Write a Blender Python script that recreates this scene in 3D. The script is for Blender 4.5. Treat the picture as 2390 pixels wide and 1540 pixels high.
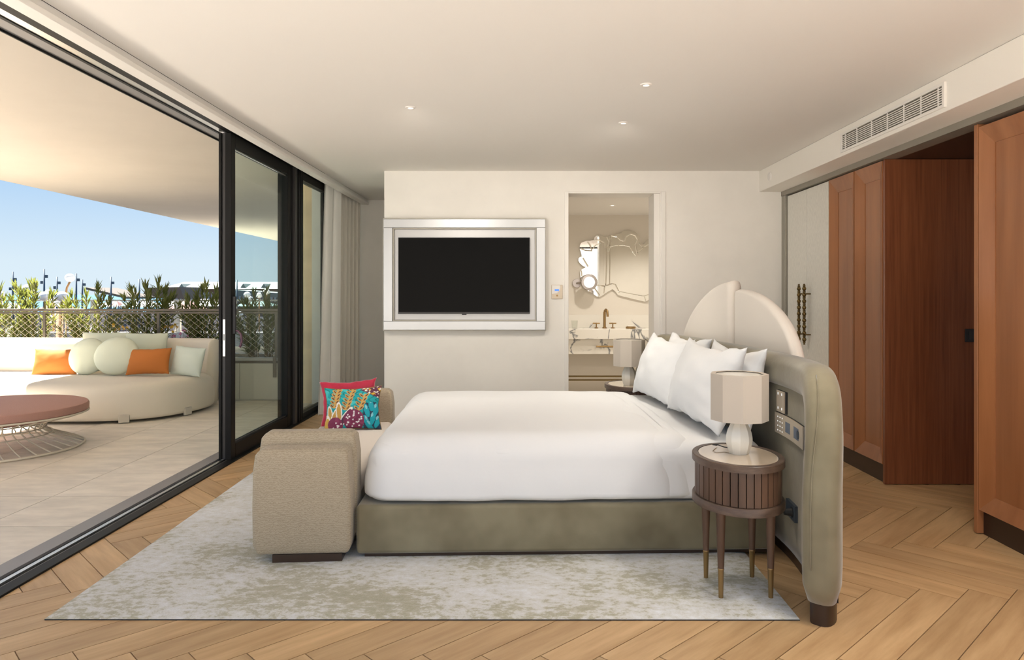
import bpy, bmesh, math, random
from mathutils import Vector, Matrix, noise

for o in list(bpy.data.objects):
    bpy.data.objects.remove(o, do_unlink=True)
SC = bpy.context.scene
COL = SC.collection
random.seed(7)
R = math.radians

# ---------------------------------------------------------------- camera
F_PX, VPX, VPY, CAM_H = 1680.0, 1218.0, 687.0, 1.30     # pixels of the 2390x1540 frame
cd = bpy.data.cameras.new('camera')
cd.sensor_width = 36.0
cd.sensor_fit = 'HORIZONTAL'
cd.lens = F_PX / 2390.0 * 36.0
cd.shift_x = (1195.0 - VPX) / 2390.0
cd.shift_y = (VPY - 770.0) / 2390.0
cd.clip_start, cd.clip_end = 0.05, 20000.0
cam = bpy.data.objects.new('camera', cd)
cam.location = (0.0, 0.0, CAM_H)
cam.rotation_euler = (R(90), 0, 0)
COL.objects.link(cam)
SC.camera = cam

# ---------------------------------------------------------------- sky, sun, exposure
W = bpy.data.worlds.new('sky')
SC.world = W
W.use_nodes = True
nt = W.node_tree
nt.nodes.clear()
wo = nt.nodes.new('ShaderNodeOutputWorld')
bg = nt.nodes.new('ShaderNodeBackground')
tc = nt.nodes.new('ShaderNodeTexCoord')
sp = nt.nodes.new('ShaderNodeSeparateXYZ')
rp = nt.nodes.new('ShaderNodeValToRGB')
nt.links.new(tc.outputs['Generated'], sp.inputs[0])
nt.links.new(sp.outputs['Z'], rp.inputs[0])
nt.links.new(rp.outputs[0], bg.inputs[0])
nt.links.new(bg.outputs[0], wo.inputs[0])
els = rp.color_ramp.elements
els[0].position, els[0].color = 0.0, (0.52, 0.61, 0.67, 1)
els[1].position, els[1].color = 1.0, (0.11, 0.26, 0.55, 1)
for p_, c_ in ((0.04, (0.50, 0.60, 0.67, 1)), (0.125, (0.345, 0.49, 0.655, 1)), (0.35, (0.20, 0.37, 0.62, 1))):
    e = els.new(p_)
    e.color = c_
bg.inputs['Strength'].default_value = 0.29

sd = bpy.data.lights.new('sun', 'SUN')
sd.energy = 6.6
sd.color = (1.0, 0.955, 0.885)
sd.angle = R(0.55)
sun = bpy.data.objects.new('sun', sd)
sun.rotation_euler = Vector((0.52, -0.33, -1.0)).to_track_quat('-Z', 'Y').to_euler()
COL.objects.link(sun)

SC.view_settings.view_transform = 'Standard'
SC.view_settings.look = 'None'
SC.view_settings.gamma = 1.0
SC.view_settings.use_curve_mapping = False
SC.view_settings.exposure = 2.30


# ---------------------------------------------------------------- helpers
def PX(px, py, Y):
    """pixel at depth Y -> world point"""
    return Vector(((px - VPX) / F_PX * Y, Y, CAM_H - (py - VPY) / F_PX * Y))


def FL(px, py, z=0.0):
    """pixel on the horizontal plane z -> world point"""
    Y = (CAM_H - z) * F_PX / (py - VPY)
    return PX(px, py, Y)


def thing(name, label, cat, loc=(0, 0, 0), rotz=0.0, group=None, kind=None):
    o = bpy.data.objects.new(name, None)
    o.empty_display_size = 0.1
    o.location = loc
    o.rotation_euler = (0, 0, rotz)
    COL.objects.link(o)
    return tag(o, label, cat, group, kind)


def tag(o, label, cat=None, group=None, kind=None):
    o['label'] = label
    if cat:
        o['category'] = cat
    if group:
        o['group'] = group
    if kind:
        o['kind'] = kind
    return o


class MB:
    def __init__(s):
        s.v, s.f = [], []

    def add(s, vs, fs):
        n = len(s.v)
        s.v += [tuple(v) for v in vs]
        s.f += [tuple(i + n for i in f) for f in fs]
        return s

    def box(s, x0, x1, y0, y1, z0, z1):
        return s.add([(x0, y0, z0), (x1, y0, z0), (x1, y1, z0), (x0, y1, z0), (x0, y0, z1), (x1, y0, z1), (x1, y1, z1), (x0, y1, z1)],
                     [(3, 2, 1, 0), (4, 5, 6, 7), (0, 1, 5, 4), (1, 2, 6, 5), (2, 3, 7, 6), (3, 0, 4, 7)])

    def hexa(s, p):
        return s.add(p, [(3, 2, 1, 0), (4, 5, 6, 7), (0, 1, 5, 4), (1, 2, 6, 5), (2, 3, 7, 6), (3, 0, 4, 7)])

    def cyl(s, p, q, r0, r1=None, n=12, caps=True):
        r1 = r0 if r1 is None else r1
        p, q = Vector(p), Vector(q)
        d = (q - p).normalized()
        a = d.orthogonal().normalized()
        b = d.cross(a)
        vs, fs = [], []
        for c, r in ((p, r0), (q, r1)):
            for i in range(n):
                t = 2 * math.pi * i / n
                vs.append(c + a * math.cos(t) * r + b * math.sin(t) * r)
        for i in range(n):
            j = (i + 1) % n
            fs.append((i, j, n + j, n + i))
        if caps:
            fs.append(tuple(range(n - 1, -1, -1)))
            fs.append(tuple(range(n, 2 * n)))
        return s.add(vs, fs)

    def tube(s, pts, r, n=6, closed=False, radii=None):
        pts = [Vector(p) for p in pts]
        m = len(pts)
        vs, fs = [], []
        prev = None
        for k in range(m):
            if closed:
                d = pts[(k + 1) % m] - pts[k - 1]
            else:
                d = pts[min(k + 1, m - 1)] - pts[max(k - 1, 0)]
            d.normalize()
            if prev is None:
                a = d.orthogonal().normalized()
            else:
                a = (prev - d * prev.dot(d)).normalized()
            prev = a
            b = d.cross(a)
            rr = radii[k] if radii else r
            for i in range(n):
                t = 2 * math.pi * i / n
                vs.append(pts[k] + a * math.cos(t) * rr + b * math.sin(t) * rr)
        for k in range(m if closed else m - 1):
            k2 = (k + 1) % m
            for i in range(n):
                j = (i + 1) % n
                fs.append((k * n + i, k * n + j, k2 * n + j, k2 * n + i))
        if not closed:
            fs.append(tuple(range(n - 1, -1, -1)))
            fs.append(tuple((m - 1) * n + i for i in range(n)))
        return s.add(vs, fs)

    def lathe(s, prof, n=32, cx=0.0, cy=0.0, sx=1.0, sy=1.0, phase=0.0):
        vs, fs = [], []
        for r, z in prof:
            for i in range(n):
                t = 2 * math.pi * i / n + phase
                vs.append((cx + r * sx * math.cos(t), cy + r * sy * math.sin(t), z))
        m = len(prof)
        for k in range(m - 1):
            for i in range(n):
                j = (i + 1) % n
                fs.append((k * n + i, k * n + j, (k + 1) * n + j, (k + 1) * n + i))
        fs.append(tuple(range(n - 1, -1, -1)))
        fs.append(tuple((m - 1) * n + i for i in range(n)))
        return s.add(vs, fs)

    def prism(s, poly, z0, z1):
        n = len(poly)
        vs = [(x, y, z0) for x, y in poly] + [(x, y, z1) for x, y in poly]
        fs = [tuple(range(n - 1, -1, -1)), tuple(range(n, 2 * n))]
        fs += [(i, (i + 1) % n, n + (i + 1) % n, n + i) for i in range(n)]
        return s.add(vs, fs)

    def loft(s, rings, closed=True, cap0=True, cap1=True):
        m, n = len(rings), len(rings[0])
        vs = [v for r in rings for v in r]
        fs = []
        for k in range(m - 1):
            for i in range(n if closed else n - 1):
                j = (i + 1) % n
                fs.append((k * n + i, k * n + j, (k + 1) * n + j, (k + 1) * n + i))
        if cap0:
            fs.append(tuple(range(n - 1, -1, -1)))
        if cap1:
            fs.append(tuple((m - 1) * n + i for i in range(n)))
        return s.add(vs, fs)

    def xform(s, M):
        s.v = [tuple(M @ Vector(v)) for v in s.v]
        return s

    def build(s, name, mat, parent=None, smooth=False, bevel=0.0, seg=2, loc=None, rotz=None):
        me = bpy.data.meshes.new(name)
        me.from_pydata(s.v, [], s.f)
        me.update()
        bm = bmesh.new()
        bm.from_mesh(me)
        bmesh.ops.recalc_face_normals(bm, faces=bm.faces)
        bm.to_mesh(me)
        bm.free()
        me.materials.append(mat)
        return link(name, me, parent, smooth, bevel, seg, loc, rotz)


def link(name, me, parent=None, smooth=False, bevel=0.0, seg=2, loc=None, rotz=None):
    o = bpy.data.objects.new(name, me)
    COL.objects.link(o)
    if parent:
        o.parent = parent
    if loc is not None:
        o.location = loc
    if rotz is not None:
        o.rotation_euler = (0, 0, rotz)
    if bevel > 0:
        for p in me.polygons:
            p.use_smooth = True
        b = o.modifiers.new('bevel', 'BEVEL')
        b.width, b.segments, b.limit_method, b.angle_limit = bevel, seg, 'ANGLE', R(35)
        b.harden_normals = True
    elif smooth:
        for p in me.polygons:
            p.use_smooth = True
        if smooth != 'all':
            me.set_sharp_from_angle(angle=R(40))
    return o


def copy_tree(o, parent=None):
    c = o.copy()
    COL.objects.link(c)
    c.parent = parent
    for ch in list(o.children):
        copy_tree(ch, c)
    return c


def bx(x0, x1, y0, y1, z0, z1):
    return MB().box(x0, x1, y0, y1, z0, z1)


# ---------------------------------------------------------------- materials
def mat(name, col, rough=0.5, metal=0.0, var=0.0, scale=8.0, stretch=(1, 1, 1), bump=0.0, bscale=None, col2=None, sheen=0.0,
        spec=0.5, rnd=0.0, contrast=(0.35, 0.65), detail=4.0, coat=0.0, subsurf=0.0, alpha=None):
    m = bpy.data.materials.new(name)
    m.use_nodes = True
    n = m.node_tree
    p = n.nodes['Principled BSDF']
    p.inputs['Roughness'].default_value = rough
    p.inputs['Metallic'].default_value = metal
    p.inputs['Specular IOR Level'].default_value = spec
    if sheen:
        p.inputs['Sheen Weight'].default_value = sheen
        p.inputs['Sheen Roughness'].default_value = 0.4
    if coat:
        p.inputs['Coat Weight'].default_value = coat
        p.inputs['Coat Roughness'].default_value = 0.1
    c4 = tuple(col) + (1,)
    p.inputs['Base Color'].default_value = c4
    if var or col2 or bump or rnd:
        t = n.nodes.new('ShaderNodeTexCoord')
        mp = n.nodes.new('ShaderNodeMapping')
        mp.inputs['Scale'].default_value = stretch
        n.links.new(t.outputs['Object'], mp.inputs[0])
        src = mp.outputs[0]
        if rnd:
            oi = n.nodes.new('ShaderNodeObjectInfo')
            ad = n.nodes.new('ShaderNodeVectorMath')
            ad.operation = 'ADD'
            cb = n.nodes.new('ShaderNodeCombineXYZ')
            ml = n.nodes.new('ShaderNodeMath')
            ml.operation = 'MULTIPLY'
            ml.inputs[1].default_value = 37.0
            n.links.new(oi.outputs['Random'], ml.inputs[0])
            for k in range(3):
                n.links.new(ml.outputs[0], cb.inputs[k])
            n.links.new(src, ad.inputs[0])
            n.links.new(cb.outputs[0], ad.inputs[1])
            src = ad.outputs[0]
        tx = n.nodes.new('ShaderNodeTexNoise')
        tx.inputs['Scale'].default_value = scale
        tx.inputs['Detail'].default_value = detail
        tx.inputs['Roughness'].default_value = 0.6
        n.links.new(src, tx.inputs['Vector'])
        out = None
        if var or col2:
            r = n.nodes.new('ShaderNodeValToRGB')
            a = r.color_ramp.elements
            a[0].position, a[1].position = contrast
            if col2:
                a[0].color, a[1].color = c4, tuple(col2) + (1,)
            else:
                a[0].color = tuple(x * (1 - var) for x in col) + (1,)
                a[1].color = tuple(min(1, x * (1 + var)) for x in col) + (1,)
            n.links.new(tx.outputs['Fac'], r.inputs[0])
            out = r.outputs[0]
        if rnd:
            hs = n.nodes.new('ShaderNodeHueSaturation')
            mr = n.nodes.new('ShaderNodeMapRange')
            mr.inputs['To Min'].default_value = 1 - rnd
            mr.inputs['To Max'].default_value = 1 + rnd
            n.links.new(oi.outputs['Random'], mr.inputs['Value'])
            n.links.new(mr.outputs[0], hs.inputs['Value'])
            hs.inputs['Color'].default_value = c4
            if out:
                n.links.new(out, hs.inputs['Color'])
            out = hs.outputs[0]
        if out:
            n.links.new(out, p.inputs['Base Color'])
        if bump:
            b = n.nodes.new('ShaderNodeBump')
            b.inputs['Strength'].default_value = bump
            b.inputs['Distance'].default_value = 0.01
            if bscale:
                t2 = n.nodes.new('ShaderNodeTexNoise')
                t2.inputs['Scale'].default_value = bscale
                t2.inputs['Detail'].default_value = 3.0
                n.links.new(src, t2.inputs['Vector'])
                n.links.new(t2.outputs['Fac'], b.inputs['Height'])
            else:
                n.links.new(tx.outputs['Fac'], b.inputs['Height'])
            n.links.new(b.outputs[0], p.inputs['Normal'])
    return m


def glass_mat(name, tint, ior=1.45, rough=0.0):
    m = bpy.data.materials.new(name)
    m.use_nodes = True
    n = m.node_tree
    n.nodes.clear()
    o = n.nodes.new('ShaderNodeOutputMaterial')
    mx = n.nodes.new('ShaderNodeMixShader')
    tr = n.nodes.new('ShaderNodeBsdfTransparent')
    gl = n.nodes.new('ShaderNodeBsdfGlossy')
    lw = n.nodes.new('ShaderNodeLayerWeight')
    lw.inputs['Blend'].default_value = 0.5
    pw = n.nodes.new('ShaderNodeMath')
    pw.operation = 'POWER'
    pw.inputs[1].default_value = 5.0
    n.links.new(lw.outputs['Facing'], pw.inputs[0])
    fr = n.nodes.new('ShaderNodeMath')
    fr.operation = 'MULTIPLY_ADD'
    fr.inputs[1].default_value = 0.9
    fr.inputs[2].default_value = 0.03
    n.links.new(pw.outputs[0], fr.inputs[0])
    tr.inputs[0].default_value = tuple(tint) + (1,)
    gl.inputs['Roughness'].default_value = rough
    n.links.new(fr.outputs[0], mx.inputs[0])
    n.links.new(tr.outputs[0], mx.inputs[1])
    n.links.new(gl.outputs[0], mx.inputs[2])
    n.links.new(mx.outputs[0], o.inputs[0])
    return m


def emit_mat(name, col, s):
    m = bpy.data.materials.new(name)
    m.use_nodes = True
    p = m.node_tree.nodes['Principled BSDF']
    p.inputs['Base Color'].default_value = tuple(col) + (1,)
    p.inputs['Emission Color'].default_value = tuple(col) + (1,)
    p.inputs['Emission Strength'].default_value = s
    return m


def leaf_mat(name, c1, c2):
    m = mat(name, c1, 0.5, col2=c2, scale=5.0, contrast=(0.3, 0.7))
    n = m.node_tree
    p = n.nodes['Principled BSDF']
    o = n.nodes['Material Output']
    t = n.nodes.new('ShaderNodeBsdfTranslucent')
    t.inputs[0].default_value = (0.27, 0.30, 0.05, 1)
    mx = n.nodes.new('ShaderNodeMixShader')
    mx.inputs[0].default_value = 0.35
    n.links.new(p.outputs[0], mx.inputs[1])
    n.links.new(t.outputs[0], mx.inputs[2])
    n.links.new(mx.outputs[0], o.inputs[0])
    return m


def vein_mat():
    m = mat('veined_marble', (0.78, 0.74, 0.66), 0.18)
    n = m.node_tree
    p = n.nodes['Principled BSDF']
    t = n.nodes.new('ShaderNodeTexCoord')
    a = n.nodes.new('ShaderNodeTexNoise')
    a.inputs['Scale'].default_value = 1.25
    a.inputs['Detail'].default_value = 6
    a.inputs['Distortion'].default_value = 1.2
    n.links.new(t.outputs['Object'], a.inputs['Vector'])
    r = n.nodes.new('ShaderNodeValToRGB')
    e = r.color_ramp.elements
    e[0].position, e[0].color = 0.0, (0.80, 0.76, 0.68, 1)
    e[1].position, e[1].color = 1.0, (0.80, 0.76, 0.68, 1)
    for q, c in ((0.405, (0.80, 0.76, 0.68, 1)), (0.418, (0.20, 0.20, 0.20, 1)), (0.424, (0.24, 0.24, 0.24, 1)), (0.432, (0.80, 0.76, 0.68, 1))):
        x = e.new(q)
        x.color = c
    n.links.new(a.outputs['Fac'], r.inputs[0])
    n.links.new(r.outputs[0], p.inputs['Base Color'])
    return m


def vcol_mat(name, rough=0.7):
    m = bpy.data.materials.new(name)
    m.use_nodes = True
    n = m.node_tree
    p = n.nodes['Principled BSDF']
    p.inputs['Roughness'].default_value = rough
    a = n.nodes.new('ShaderNodeVertexColor')
    a.layer_name = 'print'
    n.links.new(a.outputs[0], p.inputs['Base Color'])
    return m


M = {}
M['wall'] = mat('cream_plaster', (0.87, 0.84, 0.785), 0.85, var=0.02, scale=3.0)
M['ceil'] = mat('cream_ceiling_paint', (0.84, 0.81, 0.765), 0.9)
M['bulk'] = mat('window_lit_cream_paint', (0.92, 0.88, 0.81), 0.8)  # cream lifted above the ceiling's to imitate window light on this face
M['trimw'] = mat('white_lacquer', (0.87, 0.84, 0.79), 0.45)
M['plank'] = mat('oak_look_tile', (0.43, 0.26, 0.12), 0.42, col2=(0.62, 0.41, 0.21), scale=2.2, stretch=(1.0, 9.0, 1.0), rnd=0.13,
                 contrast=(0.30, 0.70), detail=7.0, bump=0.06)
M['grout'] = mat('sand_grout', (0.36, 0.25, 0.155), 0.9)
M['rug'] = None
M['black'] = mat('black_anodised_aluminium', (0.010, 0.0095, 0.009), 0.45, spec=0.16)
M['blackrough'] = mat('matt_black_plastic', (0.02, 0.02, 0.022), 0.5)
M['alu'] = mat('brushed_aluminium', (0.75, 0.74, 0.72), 0.3, 1.0)
M['greysill'] = mat('grey_sill_aluminium', (0.30, 0.29, 0.29), 0.45, 0.4)
M['darkgrey'] = mat('dark_grey_aluminium', (0.045, 0.042, 0.042), 0.42, 0.2)
M['glass'] = glass_mat('tinted_window_glass', (0.88, 0.95, 0.935))
M['clear'] = glass_mat('clear_glass', (0.95, 0.96, 0.95))
M['soffit'] = mat('cream_render', (0.62, 0.56, 0.48), 0.9, var=0.02, scale=1.5)
M['stone'] = mat('beige_stone_tile', (0.76, 0.69, 0.595), 0.55, var=0.10, scale=3.5, rnd=0.05, bump=0.03, stretch=(1, 2.5, 1))
M['paving'] = mat('pale_bounce_paving', (0.49, 0.455, 0.415), 0.7, var=0.05, scale=2.0)  # stone of the added terrace and wall that bounce sunlight inside
M['stonejoint'] = mat('tile_joint', (0.30, 0.25, 0.20), 0.9)
M['duct'] = mat('dark_duct', (0.13, 0.115, 0.09), 0.8)
M['parapet'] = mat('pale_parapet_panel', (0.62, 0.57, 0.48), 0.7, var=0.03, scale=2.0)
M['coping'] = mat('white_coping', (0.46, 0.44, 0.41), 0.5)
M['pilaster'] = mat('warm_stone_cladding', (0.78, 0.60, 0.38), 0.6, var=0.15, scale=1.2, stretch=(1, 1, 4))
M['railmetal'] = mat('bronze_grey_metal', (0.14, 0.115, 0.085), 0.4, 0.4)
M['velvet'] = mat('olive_velvet', (0.155, 0.128, 0.072), 0.75, col2=(0.255, 0.22, 0.138), scale=2.9, sheen=0.5, contrast=(0.36, 0.66), detail=3.0,
                  bump=0.05, bscale=60)
M['dome'] = mat('stone_white_fabric', (0.70, 0.64, 0.57), 0.85, sheen=0.2)
M['bench'] = None
M['benchseat'] = mat('pale_blush_boucle', (0.70, 0.62, 0.54), 0.9, bump=0.15, bscale=180, sheen=0.2)
M['linen'] = mat('white_cotton', (0.775, 0.775, 0.775), 0.8, sheen=0.12, bump=0.10, bscale=14)
M['darkwood'] = mat('dark_stained_oak', (0.055, 0.027, 0.015), 0.45, col2=(0.145, 0.077, 0.045), scale=9.0, stretch=(1, 1, 0.12), contrast=(0.3, 0.7), detail=8)
M['darkwoodrim'] = mat('dark_oak_rim', (0.06, 0.034, 0.022), 0.4, col2=(0.125, 0.078, 0.052), scale=14.0, stretch=(1, 1, 3), contrast=(0.3, 0.7), detail=8)
M['brass'] = mat('aged_brass', (0.33, 0.215, 0.095), 0.4, 0.85)
M['bronze'] = mat('antique_bronze', (0.17, 0.115, 0.045), 0.38, 0.9)
M['creamtop'] = mat('cream_lacquer_glass', (0.62, 0.50, 0.37), 0.08, coat=0.6)
M['shade'] = mat('parchment_shade', (0.50, 0.44, 0.37), 0.7)
M['ceramic'] = mat('ivory_ceramic', (0.72, 0.68, 0.60), 0.25, coat=0.3)
M['wardrobe'] = mat('reddish_walnut', (0.28, 0.103, 0.038), 0.36, col2=(0.46, 0.195, 0.08), scale=3.0, stretch=(2.5, 2.5, 0.18), contrast=(0.25, 0.75), detail=8, coat=0.12)
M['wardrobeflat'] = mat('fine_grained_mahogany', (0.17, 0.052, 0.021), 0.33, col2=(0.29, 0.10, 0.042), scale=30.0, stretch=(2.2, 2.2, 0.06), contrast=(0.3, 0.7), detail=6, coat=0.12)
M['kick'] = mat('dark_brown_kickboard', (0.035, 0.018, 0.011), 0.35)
M['creamdoor'] = mat('woven_cream_panel', (0.80, 0.77, 0.70), 0.85, var=0.06, scale=90, stretch=(1, 1, 0.3), bump=0.1)
M['greytrim'] = mat('grey_metal_trim', (0.36, 0.34, 0.29), 0.45, 0.5)
M['silver'] = mat('satin_silver', (0.44, 0.45, 0.46), 0.32, 0.85)
M['silver2'] = mat('brushed_silver_panel', (0.42, 0.42, 0.42), 0.36, 0.7)
M['screen'] = mat('black_screen', (0.003, 0.003, 0.003), 0.08, spec=0.06)
M['curtain'] = mat('beige_linen_curtain', (0.82, 0.765, 0.675), 0.9, sheen=0.15, bump=0.08, bscale=120)
M['sheer'] = mat('white_curtain_lining', (0.86, 0.835, 0.78), 0.9)
M['sofa'] = mat('cream_outdoor_fabric', (0.80, 0.725, 0.60), 0.9, sheen=0.1)
M['sage'] = mat('sage_outdoor_fabric', (0.66, 0.69, 0.55), 0.9)
M['mint'] = mat('pale_mint_fabric', (0.70, 0.76, 0.66), 0.9)
M['orange'] = mat('orange_outdoor_fabric', (0.50, 0.16, 0.027), 0.85)
M['pink'] = mat('dusty_pink_textured_top', (0.46, 0.25, 0.20), 0.7, bump=0.4, bscale=160)
M['wire'] = mat('beige_powder_coated_wire', (0.74, 0.66, 0.52), 0.45)
M['red'] = mat('crimson_velvet', (0.45, 0.008, 0.045), 0.7, sheen=0.5, var=0.15, scale=12)
M['print'] = vcol_mat('printed_pillow_fabric')
M['marble'] = vein_mat()
M['bathwall'] = mat('bathroom_plaster', (0.76, 0.705, 0.62), 0.8)
M['mirror'] = mat('mirror_glass', (0.93, 0.92, 0.88), 0.015, 1.0)
M['bevel'] = mat('bevelled_mirror_strip', (0.97, 0.97, 0.94), 0.06, 1.0)
M['chrome'] = mat('brushed_nickel', (0.42, 0.38, 0.36), 0.3, 0.9)
M['leaf'] = leaf_mat('oleander_leaf', (0.09, 0.11, 0.025), (0.19, 0.20, 0.055))
M['stem'] = mat('oleander_stem', (0.20, 0.14, 0.06), 0.8)
M['soil'] = mat('planter_soil', (0.16, 0.12, 0.08), 0.95)
M['globe'] = mat('opal_globe', (0.82, 0.81, 0.79), 0.3)
M['rust'] = mat('rusty_steel', (0.26, 0.14, 0.05), 0.6)
M['asphalt'] = mat('dark_asphalt', (0.030, 0.029, 0.033), 0.9, var=0.25, scale=0.08, spec=0.0)
M['sea'] = mat('sea_water', (0.06, 0.13, 0.20), 0.5, spec=0.02)
M['tentw'] = mat('white_canvas', (0.24, 0.24, 0.24), 0.8)
M['tentp'] = mat('faded_pink_roof', (0.20, 0.10, 0.085), 0.8)
M['tentt'] = mat('teal_roof', (0.075, 0.125, 0.115), 0.8)
M['hall'] = mat('terracotta_hall_wall', (0.22, 0.145, 0.095), 0.8)
M['hallroof'] = mat('pale_green_roof', (0.16, 0.185, 0.17), 0.6)
M['hallwin'] = mat('pale_hall_window', (0.40, 0.44, 0.47), 0.3)
M['mast'] = mat('grey_steel_mast', (0.10, 0.13, 0.16), 0.5, 0.3)
M['yellowfl'] = mat('yellow_petal', (0.80, 0.46, 0.03), 0.7)
M['pinkfl'] = mat('pink_petal', (0.70, 0.22, 0.45), 0.7)
M['gold'] = mat('champagne_plate', (0.66, 0.56, 0.43), 0.4, 0.1)
M['bluedisp'] = emit_mat('blue_display', (0.02, 0.13, 0.6), 0.3)
M['iconw'] = emit_mat('white_key_icon', (0.85, 0.85, 0.85), 0.12)
M['slate'] = mat('slate_blue_plastic', (0.05, 0.065, 0.085), 0.45)
M['bluegrey'] = mat('blue_grey_plastic', (0.17, 0.20, 0.25), 0.5)
M['purple'] = mat('plum_anodised_handle', (0.10, 0.05, 0.075), 0.35, 0.4)
M['lamplit'] = emit_mat('warm_lamp_lens', (1.0, 0.93, 0.82), 0.5)


def rug_mat():
    m = mat('mottled_rug_pile', (0.40, 0.40, 0.38), 0.95, sheen=0.3)
    n = m.node_tree
    p = n.nodes['Principled BSDF']
    t = n.nodes.new('ShaderNodeTexCoord')
    big = n.nodes.new('ShaderNodeTexNoise')
    big.inputs['Scale'].default_value = 1.5
    big.inputs['Detail'].default_value = 2
    fine = n.nodes.new('ShaderNodeTexNoise')
    fine.inputs['Scale'].default_value = 26
    fine.inputs['Detail'].default_value = 6
    fine.inputs['Roughness'].default_value = 0.75
    mp = n.nodes.new('ShaderNodeMapping')
    mp.inputs['Scale'].default_value = (0.8, 1.2, 1)
    n.links.new(t.outputs['Object'], mp.inputs[0])
    n.links.new(t.outputs['Object'], big.inputs['Vector'])
    n.links.new(mp.outputs[0], fine.inputs['Vector'])
    ad = n.nodes.new('ShaderNodeMath')
    ad.operation = 'MULTIPLY_ADD'
    ad.inputs[1].default_value = 0.9
    n.links.new(big.outputs['Fac'], ad.inputs[0])
    n.links.new(fine.outputs['Fac'], ad.inputs[2])
    r = n.nodes.new('ShaderNodeValToRGB')
    e = r.color_ramp.elements
    e[0].position, e[0].color = 0.38, (0.38, 0.355, 0.25, 1)
    e[1].position, e[1].color = 0.64, (0.76, 0.775, 0.79, 1)
    x = e.new(0.455); x.color = (0.455, 0.43, 0.325, 1)
    x = e.new(0.485); x.color = (0.60, 0.585, 0.53, 1)
    x = e.new(0.56); x.color = (0.68, 0.675, 0.66, 1)
    dv = n.nodes.new('ShaderNodeMath')
    dv.operation = 'DIVIDE'
    dv.inputs[1].default_value = 1.9
    n.links.new(ad.outputs[0], dv.inputs[0])
    n.links.new(dv.outputs[0], r.inputs[0])
    n.links.new(r.outputs[0], p.inputs['Base Color'])
    b = n.nodes.new('ShaderNodeBump')
    b.inputs['Strength'].default_value = 0.5
    b.inputs['Distance'].default_value = 0.006
    f2 = n.nodes.new('ShaderNodeTexNoise')
    f2.inputs['Scale'].default_value = 120
    n.links.new(t.outputs['Object'], f2.inputs['Vector'])
    n.links.new(f2.outputs['Fac'], b.inputs['Height'])
    n.links.new(b.outputs[0], p.inputs['Normal'])
    return m


def bench_mat():
    m = mat('wave_patterned_boucle', (0.55, 0.46, 0.34), 0.9, sheen=0.2)
    n = m.node_tree
    p = n.nodes['Principled BSDF']
    t = n.nodes.new('ShaderNodeTexCoord')
    w = n.nodes.new('ShaderNodeTexWave')
    w.inputs['Scale'].default_value = 34
    w.inputs['Distortion'].default_value = 7
    w.inputs['Detail'].default_value = 1.0
    w.inputs['Detail Scale'].default_value = 2.6
    w.bands_direction = 'Z'
    n.links.new(t.outputs['Object'], w.inputs['Vector'])
    r = n.nodes.new('ShaderNodeValToRGB')
    e = r.color_ramp.elements
    e[0].position, e[0].color = 0.1, (0.36, 0.295, 0.205, 1)
    e[1].position, e[1].color = 0.6, (0.45, 0.375, 0.27, 1)
    n.links.new(w.outputs['Fac'], r.inputs[0])
    n.links.new(r.outputs[0], p.inputs['Base Color'])
    b = n.nodes.new('ShaderNodeBump')
    b.inputs['Strength'].default_value = 0.25
    b.inputs['Distance'].default_value = 0.002
    n.links.new(w.outputs['Fac'], b.inputs['Height'])
    n.links.new(b.outputs[0], p.inputs['Normal'])
    return m


M['rug'] = rug_mat()
M['bench'] = bench_mat()
# ================================================================ the room
HC, YB, XW, XWIN = 2.466, 6.80, 2.475, -2.23     # ceiling, TV wall, wardrobe face, inner edge of the window sill
YR = 1.0                                        # near end of the room, cut open out of view to let light in


def struct(name, mb, m, label, cat, parent=None, **k):
    o = mb.build(name, m, parent, **k)
    if not parent:
        tag(o, label, cat, kind='structure')
    return o


# ---- floor: herringbone of wood-look planks, each its own piece
floor = struct('floor', bx(-2.26, 4.2, YR, 9.0, -0.20, -0.006), M['grout'], 'wood plank floor laid in a large herringbone pattern', 'floor')
PW, PL = 0.1505, 0.8745
ang = R(46.0)
ua = Vector((math.sin(ang), math.cos(ang)))       # along the first set of planks
vb = Vector((math.cos(ang), -math.sin(ang)))      # along the second set
org = Vector((1.682, 3.693)) - vb * PW


def clip(poly, ax, lim, keep_less):
    out = []
    for i in range(len(poly)):
        a, b = poly[i], poly[(i + 1) % len(poly)]
        ia = (a[ax] <= lim) if keep_less else (a[ax] >= lim)
        ib = (b[ax] <= lim) if keep_less else (b[ax] >= lim)
        if ia:
            out.append(a)
        if ia != ib:
            t = (lim - a[ax]) / (b[ax] - a[ax])
            out.append(a + (b - a) * t)
    return out


def in_rug(p, m=0.10):
    return -1.93 + m < p.x < 1.11 - m and 2.87 + m < p.y < 6.25 - m


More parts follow.
